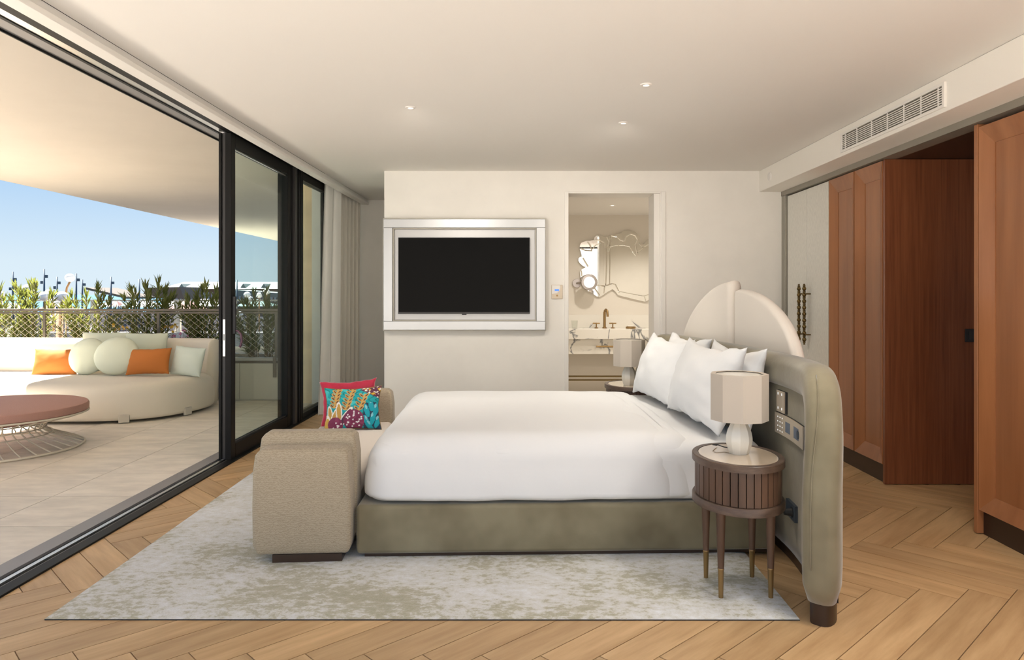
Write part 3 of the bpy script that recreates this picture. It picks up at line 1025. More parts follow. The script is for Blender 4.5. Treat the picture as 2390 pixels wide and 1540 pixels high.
# rim path in (s,z)
HT = 0.915
path = []
zb, zc = 0.085, 0.42
for k in range(5):
    path.append((0.075, zb + (zc - zb) * k / 5))
sa, ha = 0.34, HT - zc
for k in range(15):
    t = math.pi / 2 * k / 14
    path.append((0.075 + sa * (1 - math.cos(t)), zc + ha * math.sin(t)))
top0, top1 = 0.075 + sa, SMAX - 0.075 - sa
for k in range(1, 46):
    path.append((top0 + (top1 - top0) * k / 46, HT))
path += [(SMAX - s, z) for s, z in reversed(path[:20])]
NR = 20
rings = []
for k, (s, z) in enumerate(path):
    a = Vector(path[max(0, k - 1)])
    b = Vector(path[min(len(path) - 1, k + 1)])
    d = (b - a).normalized()
    q = Vector((-d.y, d.x))          # in-plane, outward of the panel (up at the top)
    ring = []
    shrink = 1.0
    if k == 0 or k == len(path) - 1:
        shrink = 0.72
    elif k == 1 or k == len(path) - 2:
        shrink = 0.97
    for i in range(NR):
        t = 2 * math.pi * i / NR
        c_, s_ = math.cos(t), math.sin(t)
        ex = 0.72
        cu_, su_ = math.copysign(abs(c_) ** ex, c_), math.copysign(abs(s_) ** ex, s_)
        inpl = cu_ * 0.080 * shrink
        thick = su_ * 0.073 * shrink
        ss, zz = s + q.x * inpl, z + q.y * inpl
        p, dd, nn_ = hb(ss, thick)
        ring.append((p.x, p.y, zz))
    rings.append(ring)
head = MB().loft(rings).build('headboard', M['velvet'], bed, smooth='all')
# inner panel of the headboard
NS, NZ = 60, 14
PANEL = 0.030
vs, fs = [], []
for j in range(NZ + 1):
    for i in range(NS + 1):
        s = 0.15 + (SMAX - 0.30) * i / NS
        lim = HT
        e = min(s - 0.07, SMAX - 0.07 - s)
        if e < sa:
            lim = zc + ha * math.sqrt(max(0, 1 - (1 - e / sa) ** 2))
        z = 0.05 + (lim - 0.05) * j / NZ
        for off in (-PANEL, 0.055):
            p, _, _ = hb(s, off)
            vs.append((p.x, p.y, z))
W2 = (NS + 1) * 2
for j in range(NZ):
    for i in range(NS):
        a = j * W2 + 2 * i
        fs.append((a, a + 2, a + W2 + 2, a + W2))
        fs.append((a + 1, a + W2 + 1, a + W2 + 3, a + 3))
for i in range(NS):
    a = 2 * i
    fs.append((a, a + 1, a + 3, a + 2))
MB().add(vs, fs).build('panel', M['velvet'], head, smooth='all')
# seam piping along the near and far wing
for sgn in (0, 1):
    pts = []
    for k in range(2, 17):
        s, z = path[k]
        if sgn:
            s = SMAX - s
        a = Vector(path[max(0, k - 1)]); b = Vector(path[k + 1])
        d = (b - a).normalized()
        q = Vector((-d.y, d.x)) * 0.0803
        if sgn:
            q.x = -q.x
        p, _, _ = hb(s + q.x, -0.022)
        pts.append((p.x, p.y, z + q.y))
    MB().tube(pts, 0.0020, 5).build('seam', M['velvet'], head, smooth='all')
# dark skirting foot below the panel and feet below the wings
vs, rings = [], []
for i in range(41):
    s = 0.30 + (SMAX - 0.60) * i / 40
    p, _, _ = hb(s, -0.026)
    q, _, _ = hb(s, 0.05)
    rings.append([(p.x, p.y, 0.0), (q.x, q.y, 0.0), (q.x, q.y, 0.055), (p.x, p.y, 0.055)])
MB().loft(rings).build('skirting', M['kick'], bed)
for sgn in (0, 1):
    ring0, ring1 = [], []
    for i in range(24):
        t = 2 * math.pi * i / 24
        s = 0.115 + 0.095 * math.cos(t)
        off = 0.050 * math.copysign(abs(math.sin(t)) ** 0.6, math.sin(t))
        if sgn:
            s = SMAX - s
        p, _, _ = hb(s, off)
        ring0.append((p.x, p.y, 0.0))
        ring1.append((p.x, p.y, 0.115))
    MB().loft([ring0, ring1]).build('foot', M['bronze'] if False else M['kick'], bed, smooth=True)


def s_for_px(px, off):
    best = None
    for k in range(400):
        s = SMAX * 0.06 + SMAX * 0.5 * k / 400
        p, _, _ = hb(s, off)
        e = abs(VPX + F_PX * p.x / p.y - px)
        if best is None or e < best[0]:
            best = (e, s, p.y)
    return best[1], best[2]


# ---- upholstered crest behind the headboard: a tall quarter and a wide quarter
def crest(name, pts, off0, off1, rad, part_mat):
    """pts outline in (s,z) ; slab between offsets with rounded edges"""
    n = len(pts)
    cx = sum(p[0] for p in pts) / n
    cz = sum(p[1] for p in pts) / n
    prof = []
    mid, hw = (off0 + off1) / 2, abs(off1 - off0) / 2
    for k in range(7):
        t = math.pi / 2 * k / 6
        prof.append((rad * (1 - math.sin(t)), -hw + rad * (1 - math.cos(t))))
    prof = [(d, o) for d, o in prof]
    seq = [(d, mid + o) for d, o in prof] + [(d, mid - o) for d, o in reversed(prof)]
    rings = []
    for fsc in (0.25, 0.5, 0.75):
        pass

    def ring(scale, inset, off):
        r = []
        for (s, z) in pts:
            v = Vector((s - cx, z - cz))
            L = v.length
            w = v * ((L - inset) / L) * scale
            p, _, _ = hb(cx + w.x, off)
            r.append((p.x, p.y, cz + w.y))
        return r
    rings = [ring(f, rad, off0) for f in (0.02, 0.35, 0.7, 0.9)]
    rings += [ring(1.0, d, o) for d, o in seq]
    rings += [ring(f, rad, off1) for f in (0.9, 0.7, 0.35, 0.02)]
    return MB().loft(rings).build(name, part_mat, bed, smooth='all')


SC0, _y = s_for_px(1686, 0.03)       # seam between the quarters


def arc_pts(s_seam, s_end, zt, zb_, w, sign, n=22, p=2.0):
    out = []
    for k in range(n + 1):
        t = math.pi / 2 * k / n
        s = s_seam + (s_end - s_seam) * math.sin(t)
        z = zb_ + (zt - zb_) * (max(0, math.cos(t)) ** p)
        out.append((s, z))
    return out


SE, _y = s_for_px(1860, 0.06)
L1 = arc_pts(SC0, SC0 + (SC0 - SE) * 0.98, 1.385, 0.80, 0, 1, p=0.98)
L1 = [(SC0 + 0.0, 0.80)] + [(SC0, 0.80 + (1.33 - 0.80) * k / 8) for k in range(1, 9)] + [(SC0 + 0.004, 1.365), (SC0 + 0.02, 1.388)] + [q for q in L1 if q[0] > SC0 + 0.05]
L1 += [(L1[-1][0] + (SC0 - L1[-1][0]) * k / 8, 0.80) for k in range(1, 8)]
crest('crest_panel', L1, 0.03, 0.125, 0.045, M['dome'])
L2 = arc_pts(SC0 - 0.004, SE, 1.335, 0.80, 0, 1, p=0.90)
L2 = [(SC0 - 0.004, 0.80 + (1.30 - 0.80) * k / 8) for k in range(0, 9)] + [(SC0 - 0.012, 1.325)] + [q for q in L2 if q[0] < SC0 - 0.04]
L2 += [(L2[-1][0] + (SC0 - L2[-1][0]) * k / 8, 0.80) for k in range(1, 8)]
crest('crest_panel', L2, 0.055, 0.125, 0.034, M['dome'])


# ---- control plates on the headboard
def plate_on(px0, px1, z0, z1, nm, m, thick=0.010, proud=0.0325, bev=0.003, parent=None):
    s0, _ = s_for_px(px0, -proud)
    s1, _ = s_for_px(px1, -proud)
    rings = []
    for k in range(7):
        s = s0 + (s1 - s0) * k / 6
        a, _, _ = hb(s, -proud + 0.004)
        b, _, _ = hb(s, -proud - thick)
        rings.append([(a.x, a.y, z0), (b.x, b.y, z0), (b.x, b.y, z1), (a.x, a.y, z1)])
    return MB().loft(rings).build(nm, m, parent or bed, bevel=0.0)


def ylvl(px, py, off=-0.042):
    s, y = s_for_px(px, off)
    return CAM_H - (py - VPY) / F_PX * y


ka, kb = ylvl(1826, 964), ylvl(1826, 914)
k1 = plate_on(1817, 1834, ka, kb, 'control_plate', M['gold'])
ks = plate_on(1816, 1837, ka - 0.001, kb + 0.001, 'backbox', M['blackrough'], thick=0.004, parent=k1)
for (fx_, fz_) in ((1820.5, 0.85), (1829, 0.85), (1820.5, 0.17), (1829, 0.17)):
    zz = ka + (kb - ka) * fz_
    plate_on(fx_ - 1.2, fx_ + 1.2, zz - 0.006, zz + 0.006, 'key_icon', M['iconw'], thick=0.0106, parent=k1)
pa, pb = ylvl(1846, 1028), ylvl(1846, 978)
k2 = plate_on(1813, 1878, pa, pb, 'control_plate', M['gold'])
plate_on(1812, 1882, pa - 0.001, pb + 0.001, 'backbox', M['blackrough'], thick=0.004, parent=k2)
for i in range(3):
    for j in range(4):
        x = 1820 + i * 5.2
        zz = pa + (pb - pa) * (0.16 + j * 0.22)
        plate_on(x - 0.9, x + 0.9, zz - 0.003, zz + 0.003, 'key_icon', M['iconw'], thick=0.0106, parent=k2)
plate_on(1838, 1849, pa + 0.026, pb - 0.026, 'usb_port', M['bluegrey'], thick=0.0108, parent=k2)
plate_on(1857.5, 1869, pa + 0.024, pb - 0.024, 'socket_plate', M['bluegrey'], thick=0.0108, parent=k2)
s_, _ = s_for_px(1863, -0.042)
p_, d_, n_ = hb(s_, -0.0430)
q_, _, _ = hb(s_, -0.0445)
zm = (pa + pb) / 2
MB().cyl((p_.x, p_.y, zm), (q_.x, q_.y, zm), 0.021, n=20).build('socket_recess', M['slate'], k2)
sa_, sb_ = ylvl(1850, 1214), ylvl(1850, 1176)
k3 = plate_on(1840, 1861, sa_, sb_, 'power_socket', M['slate'], thick=0.012)
s_, _ = s_for_px(1849, -0.044)
p_, d_, n_ = hb(s_, -0.0445)
q_, _, _ = hb(s_, -0.0470)
zk = (sa_ + sb_) / 2
MB().cyl((p_.x, p_.y, zk), (q_.x, q_.y, zk), 0.026, n=20).build('socket_recess', M['blackrough'], k3)
PLUG = (p_, -n_, zk)


# ---- soft slabs (mattress, duvet)
def rrect(hx, hy, r, npc=8, nx=26, ny=24):
    r = max(0.004, min(r, hx - 0.002, hy - 0.002))
    out = []
    cs = [(hx - r, hy - r, 0), (-hx + r, hy - r, 90), (-hx + r, -hy + r, 180), (hx - r, -hy + r, 270)]
    seg = [nx, ny, nx, ny]
    for q in range(4):
        cx, cy, a0 = cs[q]
        arc = [(cx + r * math.cos(R(a0 + 90 * k / npc)), cy + r * math.sin(R(a0 + 90 * k / npc))) for k in range(npc + 1)]
        out += arc
        nx_, ny_, a1 = cs[(q + 1) % 4]
        e = (nx_ + r * math.cos(R(a1)), ny_ + r * math.sin(R(a1)))
        m = seg[q]
        for k in range(1, m):
            t = k / m
            out.append((arc[-1][0] + (e[0] - arc[-1][0]) * t, arc[-1][1] + (e[1] - arc[-1][1]) * t))
    return out


def soft_slab(name, m, parent, a0, a1, b0, b1, z0, z1, rc, rt, crown=0.02, wr=0.004, under=0.03, taper=0.0, seed=0.0, side_bulge=0.0):
    hx, hy = (a1 - a0) / 2, (b1 - b0) / 2
    cx, cy = (a0 + a1) / 2, (b0 + b1) / 2
    prof = [(under, z0 + 0.004), (under * 0.3, z0 + 0.002), (0.0, z0 + 0.018)]
    for k in range(1, 9):
        t = k / 8
        prof.append((taper * t - side_bulge * math.sin(math.pi * t), z0 + 0.018 + (z1 - rt - z0 - 0.018) * t))
    for k in range(1, 9):
        t = math.pi / 2 * k / 8
        prof.append((taper + rt * (1 - math.cos(t)), z1 - rt + rt * math.sin(t)))
    for k in range(1, 15):
        t = k / 14
        prof.append((taper + rt + (min(hx, hy) - taper - rt - 0.04) * t, z1))
    rings = []
    for d, z in prof:
        pts = rrect(hx - d, hy - d, rc - d * 0.6)
        ring = []
        for (x, y) in pts:
            zz = z
            e = min(hx - abs(x), hy - abs(y))
            if z > z1 - rt * 0.4:
                ux, uy = x / hx, y / hy
                zz += crown * (1 - ux * ux) * (1 - uy * uy)
            n1 = noise.noise((x * 2.3 + seed, y * 2.3, z * 3.0))
            n2 = noise.noise((x * 7 + seed, y * 7, z * 2.5 + 5))
            n3 = abs(noise.noise((x * 5.5 + seed, y * 5.5 + 9, z * 1.2)))
            k = wr * (n1 * 1.3 + n2 * 0.5)
            zz += k * (1.0 if z > z1 - rt * 0.5 else 0.25)
            lat = wr * 1.9 * (n2 * 0.8 + 0.9 * n3 - 0.3 + n1 * 0.8) if z <= z1 - rt * 0.3 else wr * 0.3 * n1
            L = math.hypot(x, y) + 1e-6
            nx, ny = (1, 0) if hx - abs(x) < hy - abs(y) else (0, 1)
            x2 = x + math.copysign(lat * nx, x)
            y2 = y + math.copysign(lat * ny, y)
            w = bedw(cx + x2, cy + y2)
            if z < z0 + 0.03:
                zz += 0.006 * noise.noise((x * 3.1 + 3, y * 3.1, seed)) + 0.004
            ring.append((w.x, w.y, zz))
        rings.append(ring)
    return MB().loft(rings).build(name, m, parent, smooth='all')


mt = thing('mattress', 'white sheeted mattress showing beside the pillows and lamp', 'mattress')
soft_slab('sheeted_body', M['linen'], mt, 0.05, 2.045, 0.035, 1.83, 0.272, 0.555, 0.10, 0.075, crown=0.008, wr=0.003, seed=3.0)
dv = thing('duvet', 'thick white duvet spread smoothly over the bed', 'duvet')
soft_slab('cover', M['linen'], dv, 0.015, 1.645, 0.004, 1.855, 0.278, 0.592, 0.17, 0.145, crown=0.026, wr=0.0075, under=0.05, taper=0.02, seed=1.0, side_bulge=0.006)
soft_slab('turned_edge', M['linen'], dv, 1.35, 1.715, 0.016, 1.845, 0.278, 0.580, 0.12, 0.10, crown=0.02, wr=0.004, under=0.05, taper=0.02, seed=8.0)


# ---- pillows
def pillow_mesh(w, h, t, pinch=0.10, n=26, power=0.5, wr=0.0, seed=0.0, rnd=None, sag=0.0):
    """local: x width, z height (0..h), y thickness"""
    vs, fs = [], []
    for side in (-1, 1):
        for j in range(n + 1):
            for i in range(n + 1):
                u, v = -1 + 2 * i / n, -1 + 2 * j / n
                # denser near the edge
                u = math.sin(u * math.pi / 2) * 0.5 + u * 0.5
                v = math.sin(v * math.pi / 2) * 0.5 + v * 0.5
                if rnd:      # round cushion: square to disc
                    x = u * math.sqrt(max(0, 1 - v * v / 2)) * w / 2
                    z = v * math.sqrt(max(0, 1 - u * u / 2)) * h / 2
                    rad = min(1, math.hypot(x / (w / 2), z / (h / 2)))
                    th = t / 2 * max(0, 1 - rad ** 2.6) ** 0.55
                else:
                    x = u * w / 2 * (1 - pinch * (1 - v * v))
                    z = v * h / 2 * (1 - pinch * (1 - u * u))
                    th = t / 2 * (max(0, (1 - u * u) * (1 - v * v))) ** power
                y = side * th
                if wr:
                    e = (1 - u * u) * (1 - v * v)
                    k = wr * min(1, e * 6)
                    y += side * k * noise.noise((u * 3 + seed, v * 3, side * 4.0))
                    rr_ = abs(noise.noise((u * 6 + seed + 11, v * 6, 2.0)))
                    y -= side * k * 0.9 * rr_ * (abs(u) ** 2 + abs(v) ** 2)
                    x += wr * 1.2 * noise.noise((v * 4 + seed, u, 7.0))
                    z += wr * 1.6 * noise.noise((u * 4 + seed, v, 3.0))
                z -= sag * (1 - u * u) * max(0, v) * h
                vs.append((x, y, z + h / 2))
    m = (n + 1) ** 2
    for s in range(2):
        for j in range(n):
            for i in range(n):
                a = s * m + j * (n + 1) + i
                f = (a, a + 1, a + n + 2, a + n + 1)
                fs.append(f if s == 0 else f[::-1])
    return vs, fs


def weld(o):
    bm = bmesh.new()
    bm.from_mesh(o.data)
    bmesh.ops.remove_doubles(bm, verts=bm.verts, dist=0.0006)
    bmesh.ops.recalc_face_normals(bm, faces=bm.faces)
    bm.to_mesh(o.data)
    bm.free()
    for p in o.data.polygons:
        p.use_smooth = True


def pillow(name, label, cat, m, w, h, t, loc, rot, group=None, **k):
    vs, fs = pillow_mesh(w, h, t, **k)
    o = MB().add(vs, fs).build(name, m, None, smooth='all')
    weld(o)
    o.location = loc
    o.rotation_euler = rot
    tag(o, label, cat, group)
    return o


pg = 'white bed pillows against the headboard'
pillow('bed_pillow', 'white pillow standing at the back, mostly hidden, far side of the bed', 'pillow', M['linen'], 0.80, 0.44, 0.20, (1.055, 4.93, 0.60), (R(14), 0, R(96)), pg, wr=0.010, seed=1.3, sag=0.06)
pillow('bed_pillow', 'white pillow at the back just behind the bedside lamp shade', 'pillow', M['linen'], 0.84, 0.45, 0.20, (1.125, 4.05, 0.585), (R(12), 0, R(93)), pg, wr=0.010, seed=5.1, sag=0.06)
pillow('bed_pillow', 'front white pillow farthest from the viewer beside the far lamp', 'pillow', M['linen'], 0.86, 0.46, 0.22, (0.875, 4.90, 0.585), (R(20), 0, R(97)), pg, wr=0.011, seed=9.7, sag=0.05)
pillow('bed_pillow', 'front white pillow nearest the viewer, left of the bedside lamp', 'pillow', M['linen'], 0.92, 0.47, 0.23, (0.955, 4.08, 0.585), (R(18), 0, R(95)), pg, wr=0.011, seed=14.2, sag=0.05)


# ---- bench at the foot of the bed
bn = thing('bench', 'beige boucle bench with scroll arms at the foot of the bed', 'bench', (-0.822, 3.45, 0), R(3.9))
bxr = lambda x0, x1, y0, y1, z0, z1: MB().box(x0, x1, y0, y1, z0, z1)


def arm(y0, sgn):
    # outer block, slightly flared at the top, and a higher inner roll
    p = []
    a = y0
    pr = [(0.0, 0.045, 0.015), (0.012, 0.30, 0.0), (-0.004, 0.50, -0.012), (0.0, 0.548, 0.0)]
    rings = []
    for (flare, z, xo) in [(0.03, 0.048, 0.015), (0.008, 0.10, 0.002), (0.004, 0.28, 0.0), (-0.004, 0.46, 0.006), (0.004, 0.53, 0.014), (0.03, 0.556, 0.03)]:
        x0_, x1_ = -0.462 + xo - 0.004, 0.0 - xo
        y_in = a + sgn * 0.17
        y_out = a + sgn * flare
        rings.append([(x0_, y_out, z), (x1_, y_out, z), (x1_, y_in, z), (x0_, y_in, z)])
    MB().loft(rings).build('arm_block', M['bench'], bn, bevel=0.020, seg=4)
    rings = []
    for (z, w0, w1, xo) in [(0.10, 0.13, 0.285, 0.0), (0.50, 0.13, 0.285, 0.0), (0.585, 0.14, 0.280, 0.01), (0.615, 0.165, 0.260, 0.03)]:
        x0_, x1_ = -0.472 + xo, 0.010 - xo
        rings.append([(x0_, a + sgn * w0, z), (x1_, a + sgn * w0, z), (x1_, a + sgn * w1, z), (x0_, a + sgn * w1, z)])
    MB().loft(rings).build('arm_roll', M['bench'], bn, bevel=0.022, seg=4)


arm(0.0, 1)
arm(2.02, -1)
bxr(-0.47, 0.0, 0.27, 1.75, 0.05, 0.29).build('seat_base', M['bench'], bn, bevel=0.015)
bxr(-0.485, 0.008, 0.275, 1.745, 0.26, 0.385).build('seat_cushion', M['benchseat'], bn, bevel=0.03, seg=4)
bxr(-0.375, -0.045, 0.03, 1.99, RZ, 0.05).build('plinth', M['kick'], bn)

# decorative cushions on the bench
def bench_pt(x, y, z):
    c, s = math.cos(R(3.9)), math.sin(R(3.9))
    return (-0.822 + x * c - y * s, 3.45 + x * s + y * c, z)


pillow('throw_cushion', 'plain crimson velvet cushion behind the printed one on the bench', 'cushion', M['red'], 0.40, 0.335, 0.12, bench_pt(-0.275, 1.60, 0.375), (R(-16), R(-3), R(8)), 'cushions on the bench',
       pinch=0.135, wr=0.004, seed=3.3, power=0.42)


def print_col(u, v):
    """printed fabric; u,v in crop pixels of the 380x320-ish front (0..1 right, 0..1 up)"""
    x, y = u, v
    teal = (0.0, 0.33, 0.36)
    c = teal
    zz = abs(((x * 9 + 0.35 * math.sin(y * 40)) % 1) - 0.5)
    if zz < 0.10 and y > 0.25:
        c = (0.0, 0.16, 0.15)
    if noise.noise((x * 9, y * 9, 3)) > 0.28:
        c = (0.05, 0.50, 0.50)

    def ell(cx, cy, rx, ry, a=0.0):
        dx, dy = x - cx, y - cy
        ca, sa2 = math.cos(a), math.sin(a)
        px, py = dx * ca + dy * sa2, -dx * sa2 + dy * ca
        return (px / rx) ** 2 + (py / ry) ** 2 < 1
    # turquoise leaf fans on the right
    if x > 0.70 and y < 0.62 - 0.3 * abs(x - 0.86):
        c = (0.01, 0.03, 0.07)
        for (cx, cy, a) in ((0.76, 0.42, 0.2), (0.76, 0.18, 0.3), (0.83, 0.55, 0.1), (0.86, 0.25, -0.2), (0.91, 0.45, -0.15), (0.94, 0.18, -0.3), (0.80, 0.08, 0.5), (0.96, 0.62, 0.0)):
            if ell(cx, cy, 0.042, 0.15, a):
                c = (0.0, 0.34, 0.42)
            if ell(cx - 0.01, cy + 0.08, 0.018, 0.05, a):
                c = (0.22, 0.55, 0.62)
    # plum corner at upper right
    if y > 0.80 + 0.9 * (0.80 - x) * 0.7 and x > 0.66:
        c = (0.10, 0.018, 0.05)
        if noise.noise((x * 22, y * 22, 9)) > 0.22:
            c = (0.75, 0.70, 0.62)
        elif noise.noise((x * 18, y * 18, 1)) > 0.25:
            c = (0.62, 0.36, 0.02)
    # golden sprigs
    for (bx0, by0, tx, ty, nl) in ((0.20, 0.50, 0.26, 0.98, 6), (0.40, 0.44, 0.52, 0.96, 6), (0.62, 0.42, 0.73, 0.80, 4)):
        for k in range(nl):
            f = (k + 0.3) / nl
            sx, sy = bx0 + (tx - bx0) * f, by0 + (ty - by0) * f
            for sg in (-1, 1):
                cx, cy = sx + sg * 0.042, sy + 0.035
                if ell(cx, cy, 0.026, 0.062, -sg * 0.65):
                    c = (0.56, 0.32, 0.08)
                if ell(cx, cy, 0.011, 0.036, -sg * 0.65):
                    c = (0.09, 0.03, 0.02)
        if abs((x - bx0) - (tx - bx0) * (y - by0) / (ty - by0)) < 0.011 and by0 < y < ty:
            c = (0.60, 0.34, 0.08)
    # petals with white dotted edges
    for (cx, cy, rx, ry, a) in ((0.13, 0.36, 0.05, 0.20, 0.1), (0.22, 0.34, 0.055, 0.20, -0.35), (0.29, 0.40, 0.055, 0.24, 0.05), (0.39, 0.28, 0.055, 0.26, -0.5)):
        if ell(cx, cy, rx, ry, a):
            c = (0.78, 0.76, 0.72)
        if ell(cx, cy, rx * 0.68, ry * 0.82, a):
            c = (0.50, 0.29, 0.06) if cy > 0.33 else (0.07, 0.02, 0.05)
    if ell(0.06, 0.16, 0.07, 0.20, -0.1):
        c = (0.78, 0.74, 0.66)
    if ell(0.075, 0.16, 0.045, 0.13, -0.1):
        c = (0.52, 0.33, 0.05)
    # pomegranate-like plum fruits with white seeds
    for (cx, cy, rx, ry, seeds) in ((0.22, 0.13, 0.13, 0.17, 8), (0.54, 0.22, 0.175, 0.24, 24)):
        if ell(cx, cy, rx, ry):
            c = (0.19, 0.022, 0.075)
            if noise.noise((x * 10, y * 10, 5)) > 0.2:
                c = (0.24, 0.035, 0.10)
            rs = random.Random(int(cx * 100))
            for _ in range(seeds):
                a, q = rs.random() * 6.28, math.sqrt(rs.random())
                if (x - cx - 0.8 * rx * q * math.cos(a)) ** 2 + ((y - cy - 0.8 * ry * q * math.sin(a)) * 0.8) ** 2 < 0.00019:
                    c = (0.85, 0.82, 0.82)
    return c


def printed():
    n = 110
    w, h, t = 0.39, 0.30, 0.13
    vs, fs = pillow_mesh(w, h, t, pinch=0.115, n=n, power=0.42, wr=0.003, seed=6.0)
    o = MB().add(vs, fs).build('throw_cushion', M['print'], None, smooth='all')
    weld(o)
    o.location = bench_pt(-0.225, 1.43, 0.378)
    o.rotation_euler = (R(-17), R(-2), R(4))
    me = o.data
    at = me.color_attributes.new('print', 'FLOAT_COLOR', 'POINT')
    for i, v in enumerate(me.vertices):
        c = print_col(v.co.x / w + 0.5, v.co.z / h)
        at.data[i].color = (c[0], c[1], c[2], 1)
    tag(o, 'teal cushion printed with gold leaves and plum fruits on the bench', 'cushion', 'cushions on the bench')
    # piping around the edge
    pts = []
    for q in range(4):
        for k in range(20):
            f = -1 + 2 * k / 20
            u, v = [(f, -1), (1, f), (-f, 1), (-1, -f)][q]
            pts.append((u * w / 2 * (1 - 0.115 * (1 - v * v)), 0, v * h / 2 * (1 - 0.115 * (1 - u * u)) + h / 2))
    MB().tube(pts, 0.0035, 6, closed=True).build('piping', M['brass'] if False else M['stem'], o, smooth='all')


printed()


# ---- oval bedside tables
def nightstand(label, loc, rotz):
    t = thing('bedside_table', label, 'bedside table', loc, rotz, group='oval bedside tables')
    rx, ry = 0.192, 0.243
    el = lambda k, n, sx, sy: (sx * math.cos(2 * math.pi * k / n), sy * math.sin(2 * math.pi * k / n))
    rim = MB()
    n = 64
    rings = []
    for (d, z) in ((0.020, 0.553), (0.0, 0.556), (0.0, 0.583), (0.003, 0.586), (0.026, 0.586), (0.027, 0.580), (0.05, 0.579)):
        rings.append([el(k, n, rx - d, ry - d) + (z,) for k in range(n)])
    rim.loft(rings).build('top_rim', M['darkwoodrim'], t, smooth=True)
    MB().loft([[el(k, n, rx - 0.028, ry - 0.028) + (z,) for k in range(n)] for z in (0.578, 0.5845)]).build('top_inlay', M['creamtop'], t, smooth=True)
    rings = []
    for (d, z) in ((0.02, 0.372), (0.0, 0.376), (0.0, 0.404), (0.004, 0.410), (0.030, 0.412)):
        rings.append([el(k, n, rx - d, ry - d) + (z,) for k in range(n)])
    MB().loft(rings).build('bottom_ring', M['darkwoodrim'], t, smooth=True)
    MB().loft([[el(k, n, rx - 0.030, ry - 0.030) + (z,) for k in range(n)] for z in (0.408, 0.556)]).build('drum', M['darkwood'], t, smooth=True)
    ns = 36
    for k in range(ns):
        a0 = 2 * math.pi * (k + 0.05) / ns
        a1 = 2 * math.pi * (k + 0.95) / ns
        po = [(math.cos(a0) * (rx - 0.012), math.sin(a0) * (ry - 0.012)), (math.cos(a1) * (rx - 0.012), math.sin(a1) * (ry - 0.012)),
              (math.cos(a1) * (rx - 0.034), math.sin(a1) * (ry - 0.034)), (math.cos(a0) * (rx - 0.034), math.sin(a0) * (ry - 0.034))]
        MB().prism(po, 0.4115, 0.5545).build('slat', M['darkwood'], t, bevel=0.0015, seg=1)
    for (lx, ly) in ((-0.104, -0.112), (0.108, -0.112), (-0.112, 0.104), (0.10, 0.112)):
        lg = MB().lathe([(0.0132, 0.125), (0.0185, 0.30), (0.0205, 0.374)], 16, lx, ly).build('leg', M['darkwood'], t, smooth=True)
        MB().lathe([(0.0098, 0.0), (0.0128, 0.118), (0.0140, 0.120), (0.0140, 0.124), (0.0125, 0.127)], 16, lx, ly).build('brass_tip', M['brass'], lg, smooth=True)
    return t


def lamp(label, loc, rotz, cord=True):
    t = thing('table_lamp', label, 'lamp', loc, rotz, group='faceted bedside lamps')
    pr = [(0.040, 0.0), (0.043, 0.003), (0.052, 0.03), (0.0575, 0.055), (0.0565, 0.08), (0.050, 0.105), (0.038, 0.130), (0.024, 0.150), (0.016, 0.160), (0.014, 0.175)]
    pr = [(q.x, q.y) for q in catmull(pr, 5)]
    MB().lathe(pr, 9, phase=0.35).build('base', M['ceramic'], t)
    MB().cyl((0, 0, 0.17), (0, 0, 0.23), 0.008, n=10).build('stem', M['brass'], t, smooth=True)
    n = 9
    ph = R(21)
    ring = lambda r, z: [(r * math.cos(2 * math.pi * k / n + ph), r * math.sin(2 * math.pi * k / n + ph), z) for k in range(n)]
    rings = [ring(0.118, 0.151), ring(0.126, 0.150), ring(0.126, 0.354), ring(0.119, 0.355), ring(0.104, 0.353)]
    MB().loft(rings, cap0=True, cap1=False).build('shade', M['shade'], t)
    MB().lathe([(0.1045, 0.345), (0.1045, 0.350)], 40).build('diffuser', M['ceramic'], t, smooth=True)
    if cord:
        cp = [(-0.02, 0.045, 0.012), (-0.045, 0.075, 0.012), (-0.075, 0.095, 0.02), (-0.085, 0.115, 0.014), (-0.06, 0.14, 0.006)]
        MB().tube(cp, 0.0028, 6).build('cord', M['blackrough'], t, smooth=True)
    return t


NS_ = (0.950, 3.172, RZ)
nightstand('oval slatted dark-oak bedside table in front, nearest the viewer', NS_, 0.0)
lamp('faceted ivory table lamp on the near bedside table', (0.962, 3.19, RZ + 0.5845), 0.0)
nightstand('oval dark-oak bedside table beyond the bed, mostly hidden', (0.845, 5.66, RZ), R(4))
lamp('faceted ivory table lamp beyond the pillows near the bathroom door', (0.832, 5.60, RZ + 0.5845), R(10), cord=False)

# plug and lead into the low socket
pc = thing('lamp_plug', 'black plug and lead in the low headboard socket', 'plug', (PLUG[0].x, PLUG[0].y, PLUG[2]))
q = PLUG[1]
MB().cyl((q.x * 0.003, q.y * 0.003, 0), (q.x * 0.038, q.y * 0.038, 0), 0.019, 0.014, 16).build('plug_body', M['blackrough'], pc, smooth=True)
MB().tube([(q.x * 0.036, q.y * 0.036, 0), (q.x * 0.08, q.y * 0.08, 0.002), (q.x * 0.13 - 0.01, q.y * 0.13 - 0.01, 0.004), (q.x * 0.15 - 0.03, q.y * 0.15, 0.03)], 0.0035, 6).build('lead', M['blackrough'], pc, smooth=True)

